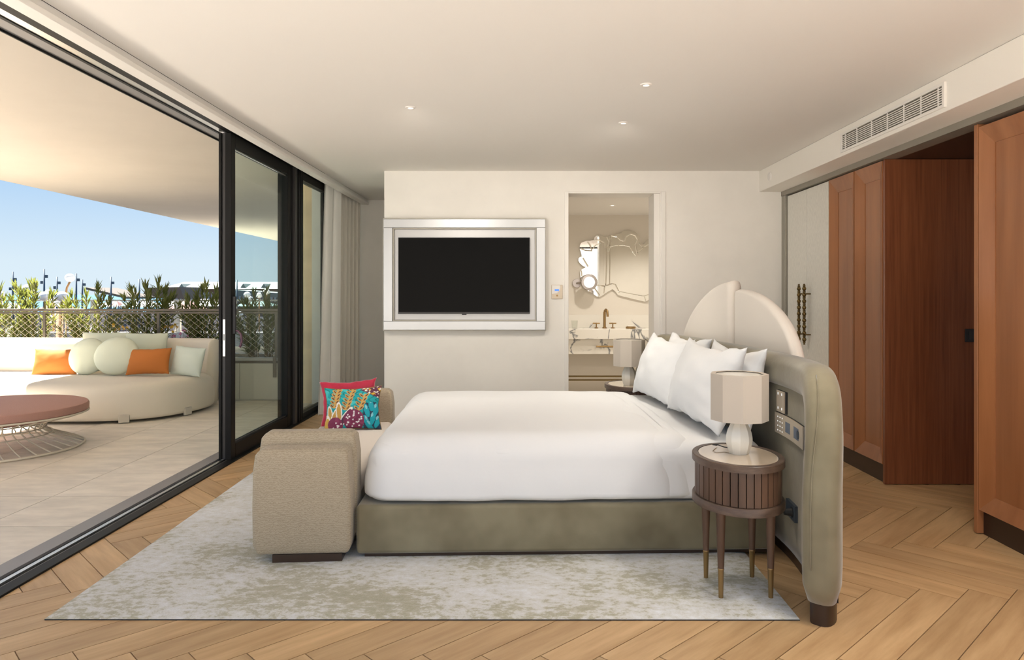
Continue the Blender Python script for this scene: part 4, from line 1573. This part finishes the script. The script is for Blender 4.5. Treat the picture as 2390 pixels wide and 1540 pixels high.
# ---- television in its silver wall frame
tf = thing('television_surround', 'silver framed recess on the wall holding the television', 'frame', (0, YB, 0))
X0, X1, Z0, Z1 = -1.291, 0.219, 0.968, 2.004
bwid = 0.082
bx(X0 + 0.01, X1 - 0.01, -0.03, 0.0, Z0 + 0.01, Z1 - 0.01).build('back_panel', M['silver2'], tf)
bx(X0, X1, -0.085, -0.03, Z1 - bwid, Z1).build('frame_bar', M['silver'], tf, bevel=0.003)
bx(X0, X1, -0.085, -0.03, Z0, Z0 + bwid).build('frame_bar', M['silver'], tf, bevel=0.003)
bx(X0, X0 + bwid, -0.083, -0.03, Z0 + bwid, Z1 - bwid).build('frame_bar', M['silver'], tf, bevel=0.003)
bx(X1 - bwid, X1, -0.083, -0.03, Z0 + bwid, Z1 - bwid).build('frame_bar', M['silver'], tf, bevel=0.003)
for (a, b, c, d) in ((X0 - 0.008, X1 + 0.008, Z1, Z1 + 0.008), (X0 - 0.008, X1 + 0.008, Z0 - 0.008, Z0), (X0 - 0.008, X0, Z0, Z1), (X1, X1 + 0.008, Z0, Z1)):
    bx(a, b, -0.075, 0.0, c, d).build('edge_trim', M['greytrim'], tf)
for (a, b, c, d) in ((X0 + bwid, X1 - bwid, Z1 - bwid - 0.012, Z1 - bwid), (X0 + bwid, X1 - bwid, Z0 + bwid, Z0 + bwid + 0.012),
                     (X0 + bwid, X0 + bwid + 0.012, Z0 + bwid + 0.012, Z1 - bwid - 0.012), (X1 - bwid - 0.012, X1 - bwid, Z0 + bwid + 0.012, Z1 - bwid - 0.012)):
    bx(a, b, -0.060, -0.03, c, d).build('inner_lip', M['greytrim'], tf)
tv = thing('television', 'black flat screen television mounted in the silver surround', 'television', (0, YB - 0.03, 0))
bx(-1.156, 0.075, -0.045, 0.0, 1.118, 1.832).build('casing', M['blackrough'], tv, bevel=0.003)
bx(-1.150, 0.069, -0.047, -0.045, 1.136, 1.826).build('screen', M['screen'], tv)
bx(-1.156, 0.075, -0.048, -0.045, 1.120, 1.133).build('lower_bezel', M['darkgrey'], tv)
bx(-0.56, -0.52, -0.047, -0.02, 1.108, 1.120).build('sensor_tab', M['blackrough'], tv)

th = thing('thermostat', 'gold and white thermostat with blue display beside the doorway', 'thermostat', ((1300 - VPX) / F_PX * YB, YB, CAM_H - (681 - VPY) / F_PX * YB))
bx(-0.052, 0.052, -0.014, 0, -0.066, 0.066).build('plate', M['gold'], th, bevel=0.004)
MB().add([(-0.048, -0.0148, -0.02), (-0.048, -0.0148, 0.062), (0.03, -0.0148, 0.062), (0.028, -0.0148, 0.02), (0.0, -0.0148, -0.012)], [(0, 1, 2, 3, 4)]).build('front_panel', M['trimw'], th)
bx(-0.022, 0.018, -0.0165, -0.014, 0.010, 0.024).build('display', M['bluedisp'], th)
MB().cyl((0.0, -0.014, -0.035), (0.0, -0.017, -0.035), 0.009, n=16).build('button', M['brass'], th)

# ---- curtains
def curtain(name, label, m, y0, y1, x_top, x_bot, z0, z1, amp, waves, flare=0.0, ph=0.0):
    nu, nv = waves * 14, 24
    front, vs, fs = [], [], []
    for side in (0, 1):
        for j in range(nv + 1):
            v = j / nv            # 0 top
            for i in range(nu + 1):
                u = i / nu
                a = amp * (0.75 + 0.45 * v) * (1 + 0.35 * noise.noise((u * 5, ph, 0)))
                y = y0 + (y1 - y0) * u - flare * (1 - u) * v ** 1.5 + 0.012 * math.sin(u * waves * 12.566 + 1.0 + ph)
                x = x_top + (x_bot - x_top) * v * (1 - 0.7 * u) + a * math.sin(u * waves * 6.2832 + ph + 0.5 * noise.noise((u * 3, v * 1.2, ph))) + 0.10 * u
                vs.append((x + side * 0.004, y, z1 + (z0 - z1) * v))
    m_ = (nu + 1) * (nv + 1)
    for s in (0, 1):
        for j in range(nv):
            for i in range(nu):
                a = s * m_ + j * (nu + 1) + i
                f = (a, a + 1, a + nu + 2, a + nu + 1)
                fs.append(f if s else f[::-1])
    o = MB().add(vs, fs).build(name, m, None, smooth='all')
    return tag(o, label, 'curtain', 'curtains at the far window')


curtain('curtain', 'heavy beige pleated curtain drawn aside at the end of the glass wall', M['curtain'], 7.80, 8.84, -2.10, -2.16, 0.006, 2.66, 0.034, 8, ph=0.4)
curtain('curtain', 'pale curtain lining spilling toward the glass, left of the beige curtain', M['sheer'], 7.66, 7.95, -2.11, -2.20, 0.004, 2.66, 0.020, 2, flare=-0.04, ph=2.0)
# ================================================================ terrace
ter = struct('terrace_floor', bx(-6.65, -2.50, 0.998, 8.86, -0.25, -0.022), M['stonejoint'], 'terrace paved with square beige stone tiles', 'floor')
xs = [-2.502, -3.03, -3.633, -4.236, -4.839, -5.442, -6.045, -6.648]
tl = None
for i in range(len(xs) - 1):
    for j in range(-5, 9):
        y0 = 4.044 + 0.603 * (j - 1)
        if y0 < 1.0:
            continue
        y1 = min(y0 + 0.603, 8.85)
        if y1 - y0 < 0.05:
            continue
        cxm, cym = (xs[i] + xs[i + 1]) / 2, (y0 + y1) / 2
        hx, hy = abs(xs[i] - xs[i + 1]) / 2 - 0.0025, (y1 - y0) / 2 - 0.0025
        o = bx(-hx, hx, -hy, hy, -0.022, -0.004).build('tile', M['stone'], ter, loc=(cxm, cym, 0))

struct('soffit', bx(-6.18, -2.50, 1.9, 19.0, 2.655, 3.0), M['soffit'], 'cream underside of the overhang above the terrace', 'soffit')
struct('wall_pilaster', bx(-2.62, -2.34, 8.60, 8.90, 0, 2.655), M['pilaster'], 'warm stone pilaster seen through the narrow fixed window', 'pilaster')
bx(-2.395, -2.385, 8.595, 8.601, 0, 2.655).build('panel_joint', M['kick'], bpy.data.objects['wall_pilaster'])

pp = thing('parapet', 'low pale parapet wall with white coping at the terrace end', 'parapet', (0, 8.85, 0))
edges = [-7.6, -6.3, -5.0, -4.12, -3.73, -3.47, -2.62]
for a, b in zip(edges[:-1], edges[1:]):
    bx(a + 0.003, b - 0.003, 0, 0.10, 0.012, 0.455).build('panel', M['parapet'], pp, bevel=0.002)
bx(-7.6, -2.62, 0.01, 0.55, -0.02, 0.45).build('core', M['parapet'], pp)
bx(-7.6, -2.62, -0.012, 0.12, 0.462, 0.480).build('coping_strip', M['railmetal'], pp)
bx(-7.6, -2.62, -0.02, 0.13, 0.485, 0.520).build('coping', M['coping'], pp, bevel=0.004)
bx(-7.6, -2.62, 0.13, 0.50, 0.45, 0.47).build('soil', M['soil'], pp)
bx(-7.6, -2.62, 0.50, 0.60, 0.40, 0.53).build('planter_edge', M['coping'], pp)

rl = thing('railing', 'bronze-grey terrace railing with diamond wire netting', 'railing', (0, 8.88, 0))
zr = CAM_H - (724 - VPY) / F_PX * 8.88
bx(-7.6, -2.64, -0.022, 0.022, zr - 0.012, zr + 0.018).build('handrail', M['railmetal'], rl, bevel=0.005)
bx(-7.6, -2.64, -0.012, 0.012, zr - 0.040, zr - 0.018).build('lower_rail', M['railmetal'], rl)
for px in (-166, 104, 370, 645):
    xx = (px - VPX) / F_PX * 8.88
    bx(xx - 0.016, xx + 0.016, -0.012, 0.012, 0.52, zr - 0.04).build('post', M['railmetal'], rl)
    bx(xx - 0.018, xx + 0.018, -0.075, -0.052, 0.285, 0.53).build('bracket', M['railmetal'], rl)
net = MB()
z0n, z1n = 0.53, zr - 0.045
hn = z1n - z0n
x = -7.6
while x < -2.7:
    for sg in (1, -1):
        xa, xb = (x, x + hn * 1.25) if sg > 0 else (x + hn * 1.25, x)
        za, zb2 = z0n, z1n
        if max(xa, xb) < -2.66:
            net.cyl((xa, 0.0, za), (xb, 0.0, zb2), 0.0016, n=3, caps=False)
    x += 0.095
no = net.build('wire_netting', M['wire'], rl)
no['kind'] = 'stuff'


# ---- oleanders in the planter
def oleander(label, px, top_py, width_px, Y, n_st, seed, bottom=0.46):
    rs = random.Random(seed)
    X = (px - VPX) / F_PX * Y
    wid = 1.25 * width_px / F_PX * Y
    zt = CAM_H - (top_py - VPY) / F_PX * Y
    t = thing('oleander', label, 'shrub', (X, Y, bottom), group='oleander shrubs behind the railing')
    st, lf = MB(), MB()
    H = zt - bottom
    for k in range(n_st):
        a = rs.uniform(-1, 1)
        hgt = H * (1.0 - 0.45 * abs(a) ** 1.5) * rs.uniform(0.72, 1.0)
        tip = Vector((a * wid / 2, rs.uniform(-0.12, 0.16), hgt))
        base = Vector((a * wid * 0.18 + rs.uniform(-0.04, 0.04), rs.uniform(-0.06, 0.06), 0))
        mid = base.lerp(tip, 0.5) + Vector((-a * wid * 0.06, 0, 0.05))
        pts = []
        for i in range(7):
            u = i / 6
            pts.append(base * (1 - u) ** 2 + mid * 2 * u * (1 - u) + tip * u * u)
        st.tube(pts, 0.006, 4, radii=[0.0075 * (1 - 0.7 * i / 6) for i in range(7)])
        nodes = int(hgt / 0.050)
        for i in range(nodes):
            u = 0.14 + 0.86 * i / max(1, nodes - 1)
            c = base * (1 - u) ** 2 + mid * 2 * u * (1 - u) + tip * u * u
            d = (tip - mid).normalized()
            for q in range(3 if u < 0.93 else 6):
                an = q * 2.094 + i * 1.1 + rs.uniform(-0.4, 0.4)
                sp_ = rs.uniform(0.35, 0.85) if u < 0.93 else rs.uniform(0.15, 0.5)
                side = Vector((math.cos(an), math.sin(an), 0))
                dr_ = (d * math.cos(sp_) + side * math.sin(sp_)).normalized()
                L = rs.uniform(0.105, 0.175)
                wv = dr_.cross(Vector((rs.uniform(-.4, .4), rs.uniform(-.4, .4), 1))).normalized() * rs.uniform(0.0095, 0.014)
                up = wv.cross(dr_).normalized() * 0.003
                m1 = c + dr_ * L * 0.45
                droop = Vector((0, 0, -0.18 * L * sp_))
                lf.add([c, m1 + wv + up, m1 - up, c + dr_ * L + droop, m1 - wv + up], [(0, 2, 3, 1), (0, 4, 3, 2)])
    st.build('stems', M['stem'], t, smooth='all')
    f = lf.build('foliage', M['leaf'], t)
    f['kind'] = 'stuff'
    return t


oleander('leafy oleander at the far left, cut by the picture edge', 12, 664, 80, 9.12, 8, 21)
oleander('tall oleander behind the white globe lamps', 72, 648, 110, 9.10, 15, 22)
oleander('bright green oleander right of the leaning globe lamp', 215, 655, 130, 9.12, 20, 23)
oleander('oleander behind the sage square cushions', 345, 651, 125, 9.12, 18, 24)
oleander('oleander just left of the sliding door frame', 480, 668, 110, 9.14, 19, 25)
oleander('brownish oleander seen through the sliding glass leaf', 610, 680, 115, 9.14, 22, 26)


def flowers(label, px, py, m, n, seed, grp):
    rs = random.Random(seed)
    c = PX(px, py, 9.16)
    t = thing('flower_clump', label, 'flowers', (c.x, c.y, 0.465), group=grp)
    s, b = MB(), MB()
    for k in range(n):
        p = Vector((rs.uniform(-0.11, 0.11), rs.uniform(-0.06, 0.06), c.z - 0.465 + rs.uniform(-0.05, 0.06)))
        s.cyl((p.x * 0.4, p.y * 0.4, 0), p, 0.003, 0.002, 4)
        for q in range(5):
            an = q * 1.2566 + rs.random()
            d = Vector((math.cos(an), -0.3, math.sin(an))) * 0.022
            w = Vector((-math.sin(an), 0, math.cos(an))) * 0.010
            b.add([p, p + d * 0.6 + w, p + d, p + d * 0.6 - w], [(0, 1, 2, 3)])
    s.build('stalks', M['stem'], t)
    f = b.build('petals', m, t)
    f['kind'] = 'stuff'


flowers('yellow flowers between the middle oleanders', 279, 768, M['yellowfl'], 7, 3, 'flowers in the planter')
flowers('orange-yellow flowers right of the cushion backed oleander', 392, 765, M['yellowfl'], 12, 4, 'flowers in the planter')
flowers('pink flowers above the sofa back near the door frame', 425, 781, M['pinkfl'], 10, 5, 'flowers in the planter')

# ---- curved outdoor sofa
sf = thing('outdoor_sofa', 'deep cream outdoor daybed sofa with rounded end on the terrace', 'sofa', (0, 0, 0))
plan = [(-6.9, 7.60), (-6.5, 7.42), (-5.9, 7.30), (-5.3, 7.22), (-4.7, 7.18), (-4.25, 7.20), (-3.95, 7.30), (-3.72, 7.50), (-3.60, 7.76), (-3.54, 8.05), (-3.56, 8.30), (-3.66, 8.44), (-4.2, 8.50), (-5.0, 8.52), (-5.9, 8.52), (-6.9, 8.50)]
pc_ = catmull(plan + [plan[0]], 4)[:-1]
cxs = sum(p.x for p in pc_) / len(pc_)
cys = sum(p.y for p in pc_) / len(pc_)


def inset(pts, d):
    n = len(pts)
    out = []
    for i in range(n):
        t = (pts[(i + 1) % n] - pts[i - 1]).normalized()
        nm = Vector((-t.y, t.x))
        out.append(pts[i] + nm * d)
    return out


rings = []
for (d, z) in ((0.05, 0.022), (0.012, 0.030), (0.0, 0.06), (-0.006, 0.16), (0.0, 0.28), (0.015, 0.335), (0.045, 0.372), (0.09, 0.392), (0.16, 0.400)):
    rings.append([(p.x, p.y, z) for p in inset(pc_, d)])
rings.append([(cxs + (p.x - cxs) * 0.5, cys + (p.y - cys) * 0.5, 0.404) for p in pc_])
MB().loft(rings).build('seat', M['sofa'], sf, smooth='all')
# backrest: swept along the back edge, wrapping the right end
bk = catmull([(-6.95, 8.50), (-6.2, 8.555), (-5.4, 8.57), (-4.6, 8.56), (-4.1, 8.53), (-3.80, 8.46), (-3.60, 8.33)], 8)
rings = []
for i, p in enumerate(bk):
    t = (bk[min(i + 1, len(bk) - 1)] - bk[max(i - 1, 0)]).normalized()
    nm = Vector((-t.y, t.x))       # away from the seat
    ring = []
    htop = 0.785 - 0.010 * math.sin(i / len(bk) * 3.0)
    lean = 0.055
    tk = 0.075
    for (o, z) in ((-tk, 0.03), (tk, 0.03), (tk + lean * .6, 0.5), (tk + lean, htop - 0.05), (tk * 0.6 + lean, htop - 0.012), (lean, htop), (-tk * 0.6 + lean, htop - 0.012), (-tk + lean, htop - 0.05), (-tk + lean * .5, 0.45)):
        q = p + nm * o
        ring.append((q.x, q.y, z))
    rings.append(ring)
MB().loft(rings).build('backrest', M['sofa'], sf, smooth='all')
p = bk[-1]
MB().tube([(r[5][0] + 0.0, r[5][1], r[5][2]) for r in rings], 0.005, 5).build('piping', M['sofa'], sf, smooth='all')
for (px, py) in ((286, 980), (462, 958)):
    c = FL(px, py, 0.05)
    i = min(range(len(pc_)), key=lambda q: (pc_[q] - Vector((c.x, c.y))).length)
    tg_ = (pc_[(i + 1) % len(pc_)] - pc_[i - 1]).normalized()
    bx(-0.05, 0.05, -0.012, 0.02, 0.004, 0.085).build('foot_clip', M['parapet'], sf, bevel=0.008, loc=(pc_[i].x, pc_[i].y, 0.0), rotz=math.atan2(tg_.y, tg_.x))


def spil(name, label, m, px0, px1, py0, py1, Y, t, tilt, ry=0.0, rz=0.0, pinch=0.05, rnd=None, g='cushions on the outdoor sofa', power=0.5):
    a, b = PX(px0, py1, Y), PX(px1, py0, Y)
    w, h = b.x - a.x, (b.z - a.z) / math.cos(tilt)
    pillow(name, label, 'cushion', m, w, h, t, ((a.x + b.x) / 2, Y, a.z), (-tilt, ry, rz), g, pinch=pinch, rnd=rnd, wr=0.003, seed=px0 * 0.1, power=power)


spil('outdoor_cushion', 'square sage cushion at the back, left of its twin', M['sage'], 182, 288, 776, 868, 8.33, 0.14, R(12), pinch=0.03)
spil('outdoor_cushion', 'square sage cushion at the back, above the right orange cushion', M['sage'], 283, 384, 778, 868, 8.31, 0.15, R(12), pinch=0.03)
spil('outdoor_cushion', 'orange lumbar cushion left of the round cushions', M['orange'], 73, 178, 815, 877, 8.06, 0.14, R(16), pinch=0.07, rz=R(3))
spil('outdoor_cushion', 'left round sage cushion, partly behind the other round one', M['sage'], 154, 242, 790, 875, 8.02, 0.17, R(16), rnd=True)
spil('outdoor_cushion', 'right round sage cushion in front at the middle of the sofa', M['sage'], 212, 318, 788, 875, 7.90, 0.19, R(18), rnd=True)
spil('outdoor_cushion', 'orange lumbar cushion right of the round cushions', M['orange'], 291, 396, 814, 874, 7.86, 0.14, R(16), ry=R(-2), pinch=0.07, rz=R(-3))
spil('outdoor_cushion', 'small pale mint cushion at the right end of the sofa', M['mint'], 391, 471, 810, 877, 7.95, 0.14, R(14), ry=R(4), pinch=0.04, rz=R(-12))

# ---- wire-frame coffee table
cx, cy = -4.44, 6.05
tb = thing('coffee_table', 'round wire-based coffee table with dusty pink top on the terrace', 'coffee table', (cx, cy, 0))
MB().lathe([(0.40, 0.225), (0.45, 0.235), (0.60, 0.268), (0.672, 0.292), (0.690, 0.305), (0.692, 0.345), (0.684, 0.362), (0.665, 0.368), (0.30, 0.369)], 72).build('top', M['pink'], tb, smooth=True)


def tring(r, z, w=0.007):
    return MB().tube([(r * math.cos(2 * math.pi * k / 60), r * math.sin(2 * math.pi * k / 60), z) for k in range(60)], w, 6, closed=True)


for (r, z, w) in ((0.688, 0.292, 0.008), (0.385, 0.215, 0.006), (0.372, 0.165, 0.006), (0.420, 0.120, 0.006), (0.655, 0.012, 0.010)):
    tring(r, z, w).build('ring', M['wire'], tb, smooth='all')
wp = catmull([(0.686, 0.288), (0.60, 0.262), (0.48, 0.240), (0.395, 0.215), (0.362, 0.165), (0.40, 0.125), (0.50, 0.080), (0.60, 0.040), (0.655, 0.012)], 3)
wm = None
for k in range(36):
    a = 2 * math.pi * k / 36
    if wm is None:
        pts = []
        for i, q in enumerate(wp):
            tw = 0.22 * i / len(wp)
            pts.append((q.x * math.cos(tw), q.x * math.sin(tw), q.y))
        o = MB().tube(pts, 0.0058, 6).build('wire', M['wire'], tb, smooth='all')
        wm = o.data
    else:
        o = link('wire', wm, tb)
    o.rotation_euler = (0, 0, a)

# ================================================================ the harbour beyond
GZ = -5.0
struct('ground', bx(-420, 220, 20, 255, GZ - 1, GZ), M['asphalt'], 'dark asphalt car park beyond the terrace', 'ground')
sea = bx(-9000, 9000, 250, 12000, GZ - 2, GZ - 0.8).build('sea', M['sea'])
tag(sea, 'blue sea on the horizon', 'sea', kind='structure')
struct('ground_street', bx(-60, 60, -40, 20, GZ - 1, GZ - 0.05), M['asphalt'], 'asphalt street below the building', 'ground')


def globe_lamp(label, px, py, r_px, Y, lean=0.0, foot=None):
    c = PX(px, py, Y)
    r = r_px / F_PX * Y
    zb_ = GZ if foot is None else foot
    t = thing('globe_lamp', label, 'lamp', (c.x - lean, Y, zb_), group='globe lamps of the garden')
    H = c.z - zb_
    MB().tube([(0, 0, 0), (0, 0, H * 0.82), (lean * 0.7, 0, H - r * 2.2), (lean, 0, H - r * 0.9)], 0.022, 6).build('pole', M['rust'], t, smooth='all')
    g_ = MB().lathe([(r * math.sin(math.pi * (k + 0.02) / 16.04), -r * 0.9 * math.cos(math.pi * (k + 0.02) / 16.04)) for k in range(17)], 24, lean, 0).xform(Matrix.Translation((0, 0, H)))
    g_.build('globe', M['globe'], t, smooth='all')


globe_lamp('highest opal globe lamp on a leaning stem', 163, 648, 10.5, 16, lean=0.22)
globe_lamp('large opal globe left of the leaning lamp', 105, 692, 13, 14)
globe_lamp('opal globe right below the leaning lamp', 144, 692, 13.5, 14)
globe_lamp('half hidden opal globe behind the large one', 113, 683, 8, 18)
globe_lamp('small opal globe between the two large ones', 125, 699, 8, 17)
globe_lamp('low opal globe under the right large one', 139, 708, 10, 15)
globe_lamp('opal globe half seen through the oleander leaves', 65, 676, 14, 14)
globe_lamp('opal globe at the left picture edge, upper of two', 0, 688, 10, 14)
globe_lamp('opal globe at the left picture edge, lower of two', -3, 708, 9, 15)
globe_lamp('nearest big opal globe just above the sofa back at left', 32, 775, 18, 9.7, foot=-0.3)
globe_lamp('small low opal globe below the handrail', 163, 753, 6.5, 18)
globe_lamp('opal globe below the handrail beside the post', 113, 744, 11, 15)
globe_lamp('opal globe below the handrail by the rusty poles', 136, 737, 9, 17.2)
for q, (gx, gy, gr_) in enumerate(((622, 681, 7.5), (605, 689, 7.5), (577, 688, 8), (583, 698, 7.5), (560, 733, 7))):
    globe_lamp(['opal globe highest behind the sliding glass', 'opal globe second highest behind the sliding glass', 'opal globe leftmost of the upper four behind the sliding glass', 'opal globe lowest of the upper four behind the sliding glass',
                'opal globe below the rail behind the sliding glass'][q], gx, gy, gr_, 19 + 0.7 * q)

mg_ = 'floodlight masts of the harbour'
names = ['leftmost', 'tallest, second from left', 'third from left', 'fourth from left', 'short fifth', 'sixth, right of the bright oleander', 'seventh, behind the middle oleander', 'eighth, behind the sliding glass']
for q, (px, py, hs) in enumerate(((30, 634, ((1, 18), (1, 26), (-1, 40))), (103, 628, ((1, 17), (-1, 31))), (133, 646, ((1, 14), (-1, 25))), (178, 638, ((1, 15),)), (192, 652, ((1, 12),)), (259, 646, ((1, 14),)), (325, 651, ()), (553, 653, ()))):
    Y = 100 + 2.5 * q
    c = PX(px, py, Y)
    t = thing('floodlight_mast', 'slim grey floodlight mast on the harbour, ' + names[q], 'mast', (c.x, Y, GZ), group=mg_)
    MB().cyl((0, 0, 0), (0, 0, c.z - GZ), 0.16, 0.12, 8).build('pole', M['mast'], t, smooth='all')
    for (sd_, dp) in hs:
        z = c.z - GZ - dp / F_PX * Y
        bx(min(0.1 * sd_, 0.45 * sd_), max(0.1 * sd_, 0.45 * sd_), -0.15, 0.15, z - 0.2, z + 0.2).build('floodlight', M['mast'], t)

# market hall with arched windows
Yh = 210.0
h0, h1 = PX(385, 700, Yh), PX(690, 665, Yh)
hall = thing('market_hall', 'long harbour hall with arched windows and pale green roof', 'building', (0, Yh, 0))
zt = PX(0, 674, Yh).z
bx(h0.x, h1.x, 0, 20, GZ, zt).build('wall', M['hall'], hall)
rf = MB().add([(h0.x - 1, -1.5, zt), (h1.x + 1, -1.5, zt), (h1.x - 1, 10, zt + 2.2), (h0.x + 1, 10, zt + 2.2), (h1.x + 1, 21, zt), (h0.x - 1, 21, zt)], [(0, 1, 2, 3), (3, 2, 4, 5), (0, 3, 5), (1, 4, 2), (0, 5, 4, 1)]).build('roof', M['hallroof'], hall)
for k in range(6):
    xa = h0.x + 4 + k * 6.0
    MB().add([(xa, 0, zt + 0.4), (xa + 1.6, 0, zt + 0.4), (xa + 0.8, 0, zt + 1.5), (xa, 9, zt + 0.4), (xa + 1.6, 9, zt + 0.4), (xa + 0.8, 9, zt + 1.5)], [(0, 1, 2), (3, 5, 4), (0, 2, 5, 3), (1, 4, 5, 2)]).build('dormer', M['hallroof'], rf)
k = 0
px = 392
while px < 680:
    a, b = PX(px, 704, Yh), PX(px + 5.0, 682, Yh)
    wz, ww = b.z, (b.x - a.x) / 2
    poly = [(a.x, a.z), (b.x, a.z), (b.x, wz - ww)] + [((a.x + b.x) / 2 + ww * math.cos(R(18 * j)), wz - ww + ww * math.sin(R(18 * j))) for j in range(1, 10)] + [(a.x, wz - ww)]
    n_ = len(poly)
    MB().add([(x, -0.12, z) for x, z in poly] + [(x, 0.1, z) for x, z in poly], [tuple(range(n_)), tuple(range(2 * n_ - 1, n_ - 1, -1))] + [(i, (i + 1) % n_, n_ + (i + 1) % n_, n_ + i) for i in range(n_)]).build('arched_window', M['hallwin'], hall)
    px += 9.2
# sloping canopies in front of the hall
def canopy(label, pts, Y, m, thick=0.5):
    P = [PX(x, y, Y) for x, y in pts]
    t = thing('canopy', label, 'canopy', (0, Y, 0), group='sloping harbour canopies')
    n = len(P)
    MB().add([(p.x, -6, p.z) for p in P] + [(p.x, 6, p.z) for p in P], [tuple(range(n)), tuple(range(2 * n - 1, n - 1, -1))] + [(i, (i + 1) % n, n + (i + 1) % n, n + i) for i in range(n)]).build('roof', m, t)
    for p in (P[0] * 0.8 + P[1] * 0.2, P[0] * 0.2 + P[1] * 0.8):
        MB().cyl((p.x, 0, GZ), (p.x, 0, p.z - 0.3), 0.2, n=6).build('post', M['mast'], t)


canopy('long grey canopy sloping down to the right beyond the bright oleander', [(238, 671), (330, 692), (330, 697), (238, 676)], 162, M['railmetal'])
canopy('terracotta canopy in front of the arched hall', [(368, 672), (445, 670), (455, 697), (360, 694)], 190, M['hall'])
canopy('grey-green canopy behind the sliding glass leaf', [(560, 676), (668, 684), (668, 694), (560, 690)], 176, M['hallroof'])
tg = 'market tents on the harbour'
for (lb, x0, x1, yt, yb, m, Y) in (('white market tent at the foot of the grey canopy', 230, 300, 700, 716, 'tentw', 150), ('wide white market tent between the middle oleanders', 304, 370, 698, 716, 'tentw', 150),
                                   ('white market tent below the hall windows', 373, 436, 699, 716, 'tentw', 150), ('white market tent nearest the door frame', 440, 516, 697, 714, 'tentw', 150),
                                   ('faded pink market tent right of the bright oleander', 258, 284, 702, 713, 'tentp', 126), ('teal market tent beside the pink one', 286, 312, 703, 714, 'tentt', 126),
                                   ('faded pink wide tent in front of the hall', 400, 470, 700, 722, 'tentp', 118), ('pale tent at the left beside the globes', 108, 160, 700, 720, 'tentp', 130),
                                   ('white boat-shed roof at far left', 0, 62, 707, 722, 'tentw', 150), ('teal roof behind the sliding glass', 560, 640, 698, 714, 'tentt', 140)):
    a, b = PX(x0, yb, Y), PX(x1, yt, Y)
    t = thing('market_tent', lb, 'tent', ((a.x + b.x) / 2, Y, GZ), group=tg)
    w, z0, z1 = (b.x - a.x) / 2, a.z - GZ, b.z - GZ
    MB().add([(-w, -w, z0), (w, -w, z0), (w, w, z0), (-w, w, z0), (-w * 0.15, 0, z1), (w * 0.15, 0, z1)], [(0, 1, 5, 4), (1, 2, 5), (2, 3, 4, 5), (3, 0, 4), (3, 2, 1, 0)]).build('roof', M[m], t)
    for sx_ in (-0.93, 0.93):
        for sy_ in (-0.93, 0.93):
            MB().cyl((w * sx_, w * sy_, 0), (w * sx_, w * sy_, z0), 0.09, n=6).build('pole', M['mast'], t)

# neighbouring terrace edges further along
nb_ = thing('neighbour_parapet', 'white ledge and rail of the neighbouring terrace beyond the planter', 'parapet', (0, 14.5, 0))
bx(-11.5, -3.2, 0, 0.25, 0.25, 0.535).build('ledge', M['coping'], nb_)
bx(-11.5, -3.2, 0.3, 4.0, 0.1, 0.24).build('deck', M['parapet'], nb_)
n2 = thing('neighbour_railing', 'beige rail with posts on the neighbouring terrace', 'railing', (0, 14.6, 0))
bx(-11.5, -3.2, -0.02, 0.02, 1.16, 1.195).build('handrail', M['wire'], n2)
for px in (220, 415, 545):
    x = (px - VPX) / F_PX * 14.6
    bx(x - 0.06, x + 0.06, -0.03, 0.03, 0.535, 1.16).build('post', M['wire'], n2)
rp_ = thing('rusty_poles', 'pair of rusty poles behind the netting', 'poles', (PX(142, 760, 12).x, 12, GZ))
for dx, rr_ in ((-0.03, 0.045), (0.03, 0.012), (0.085, 0.012)):
    MB().cyl((dx, 0, 0), (dx, 0, 1.02 - GZ), rr_, n=8).build('pole', M['rust'], rp_, smooth='all')
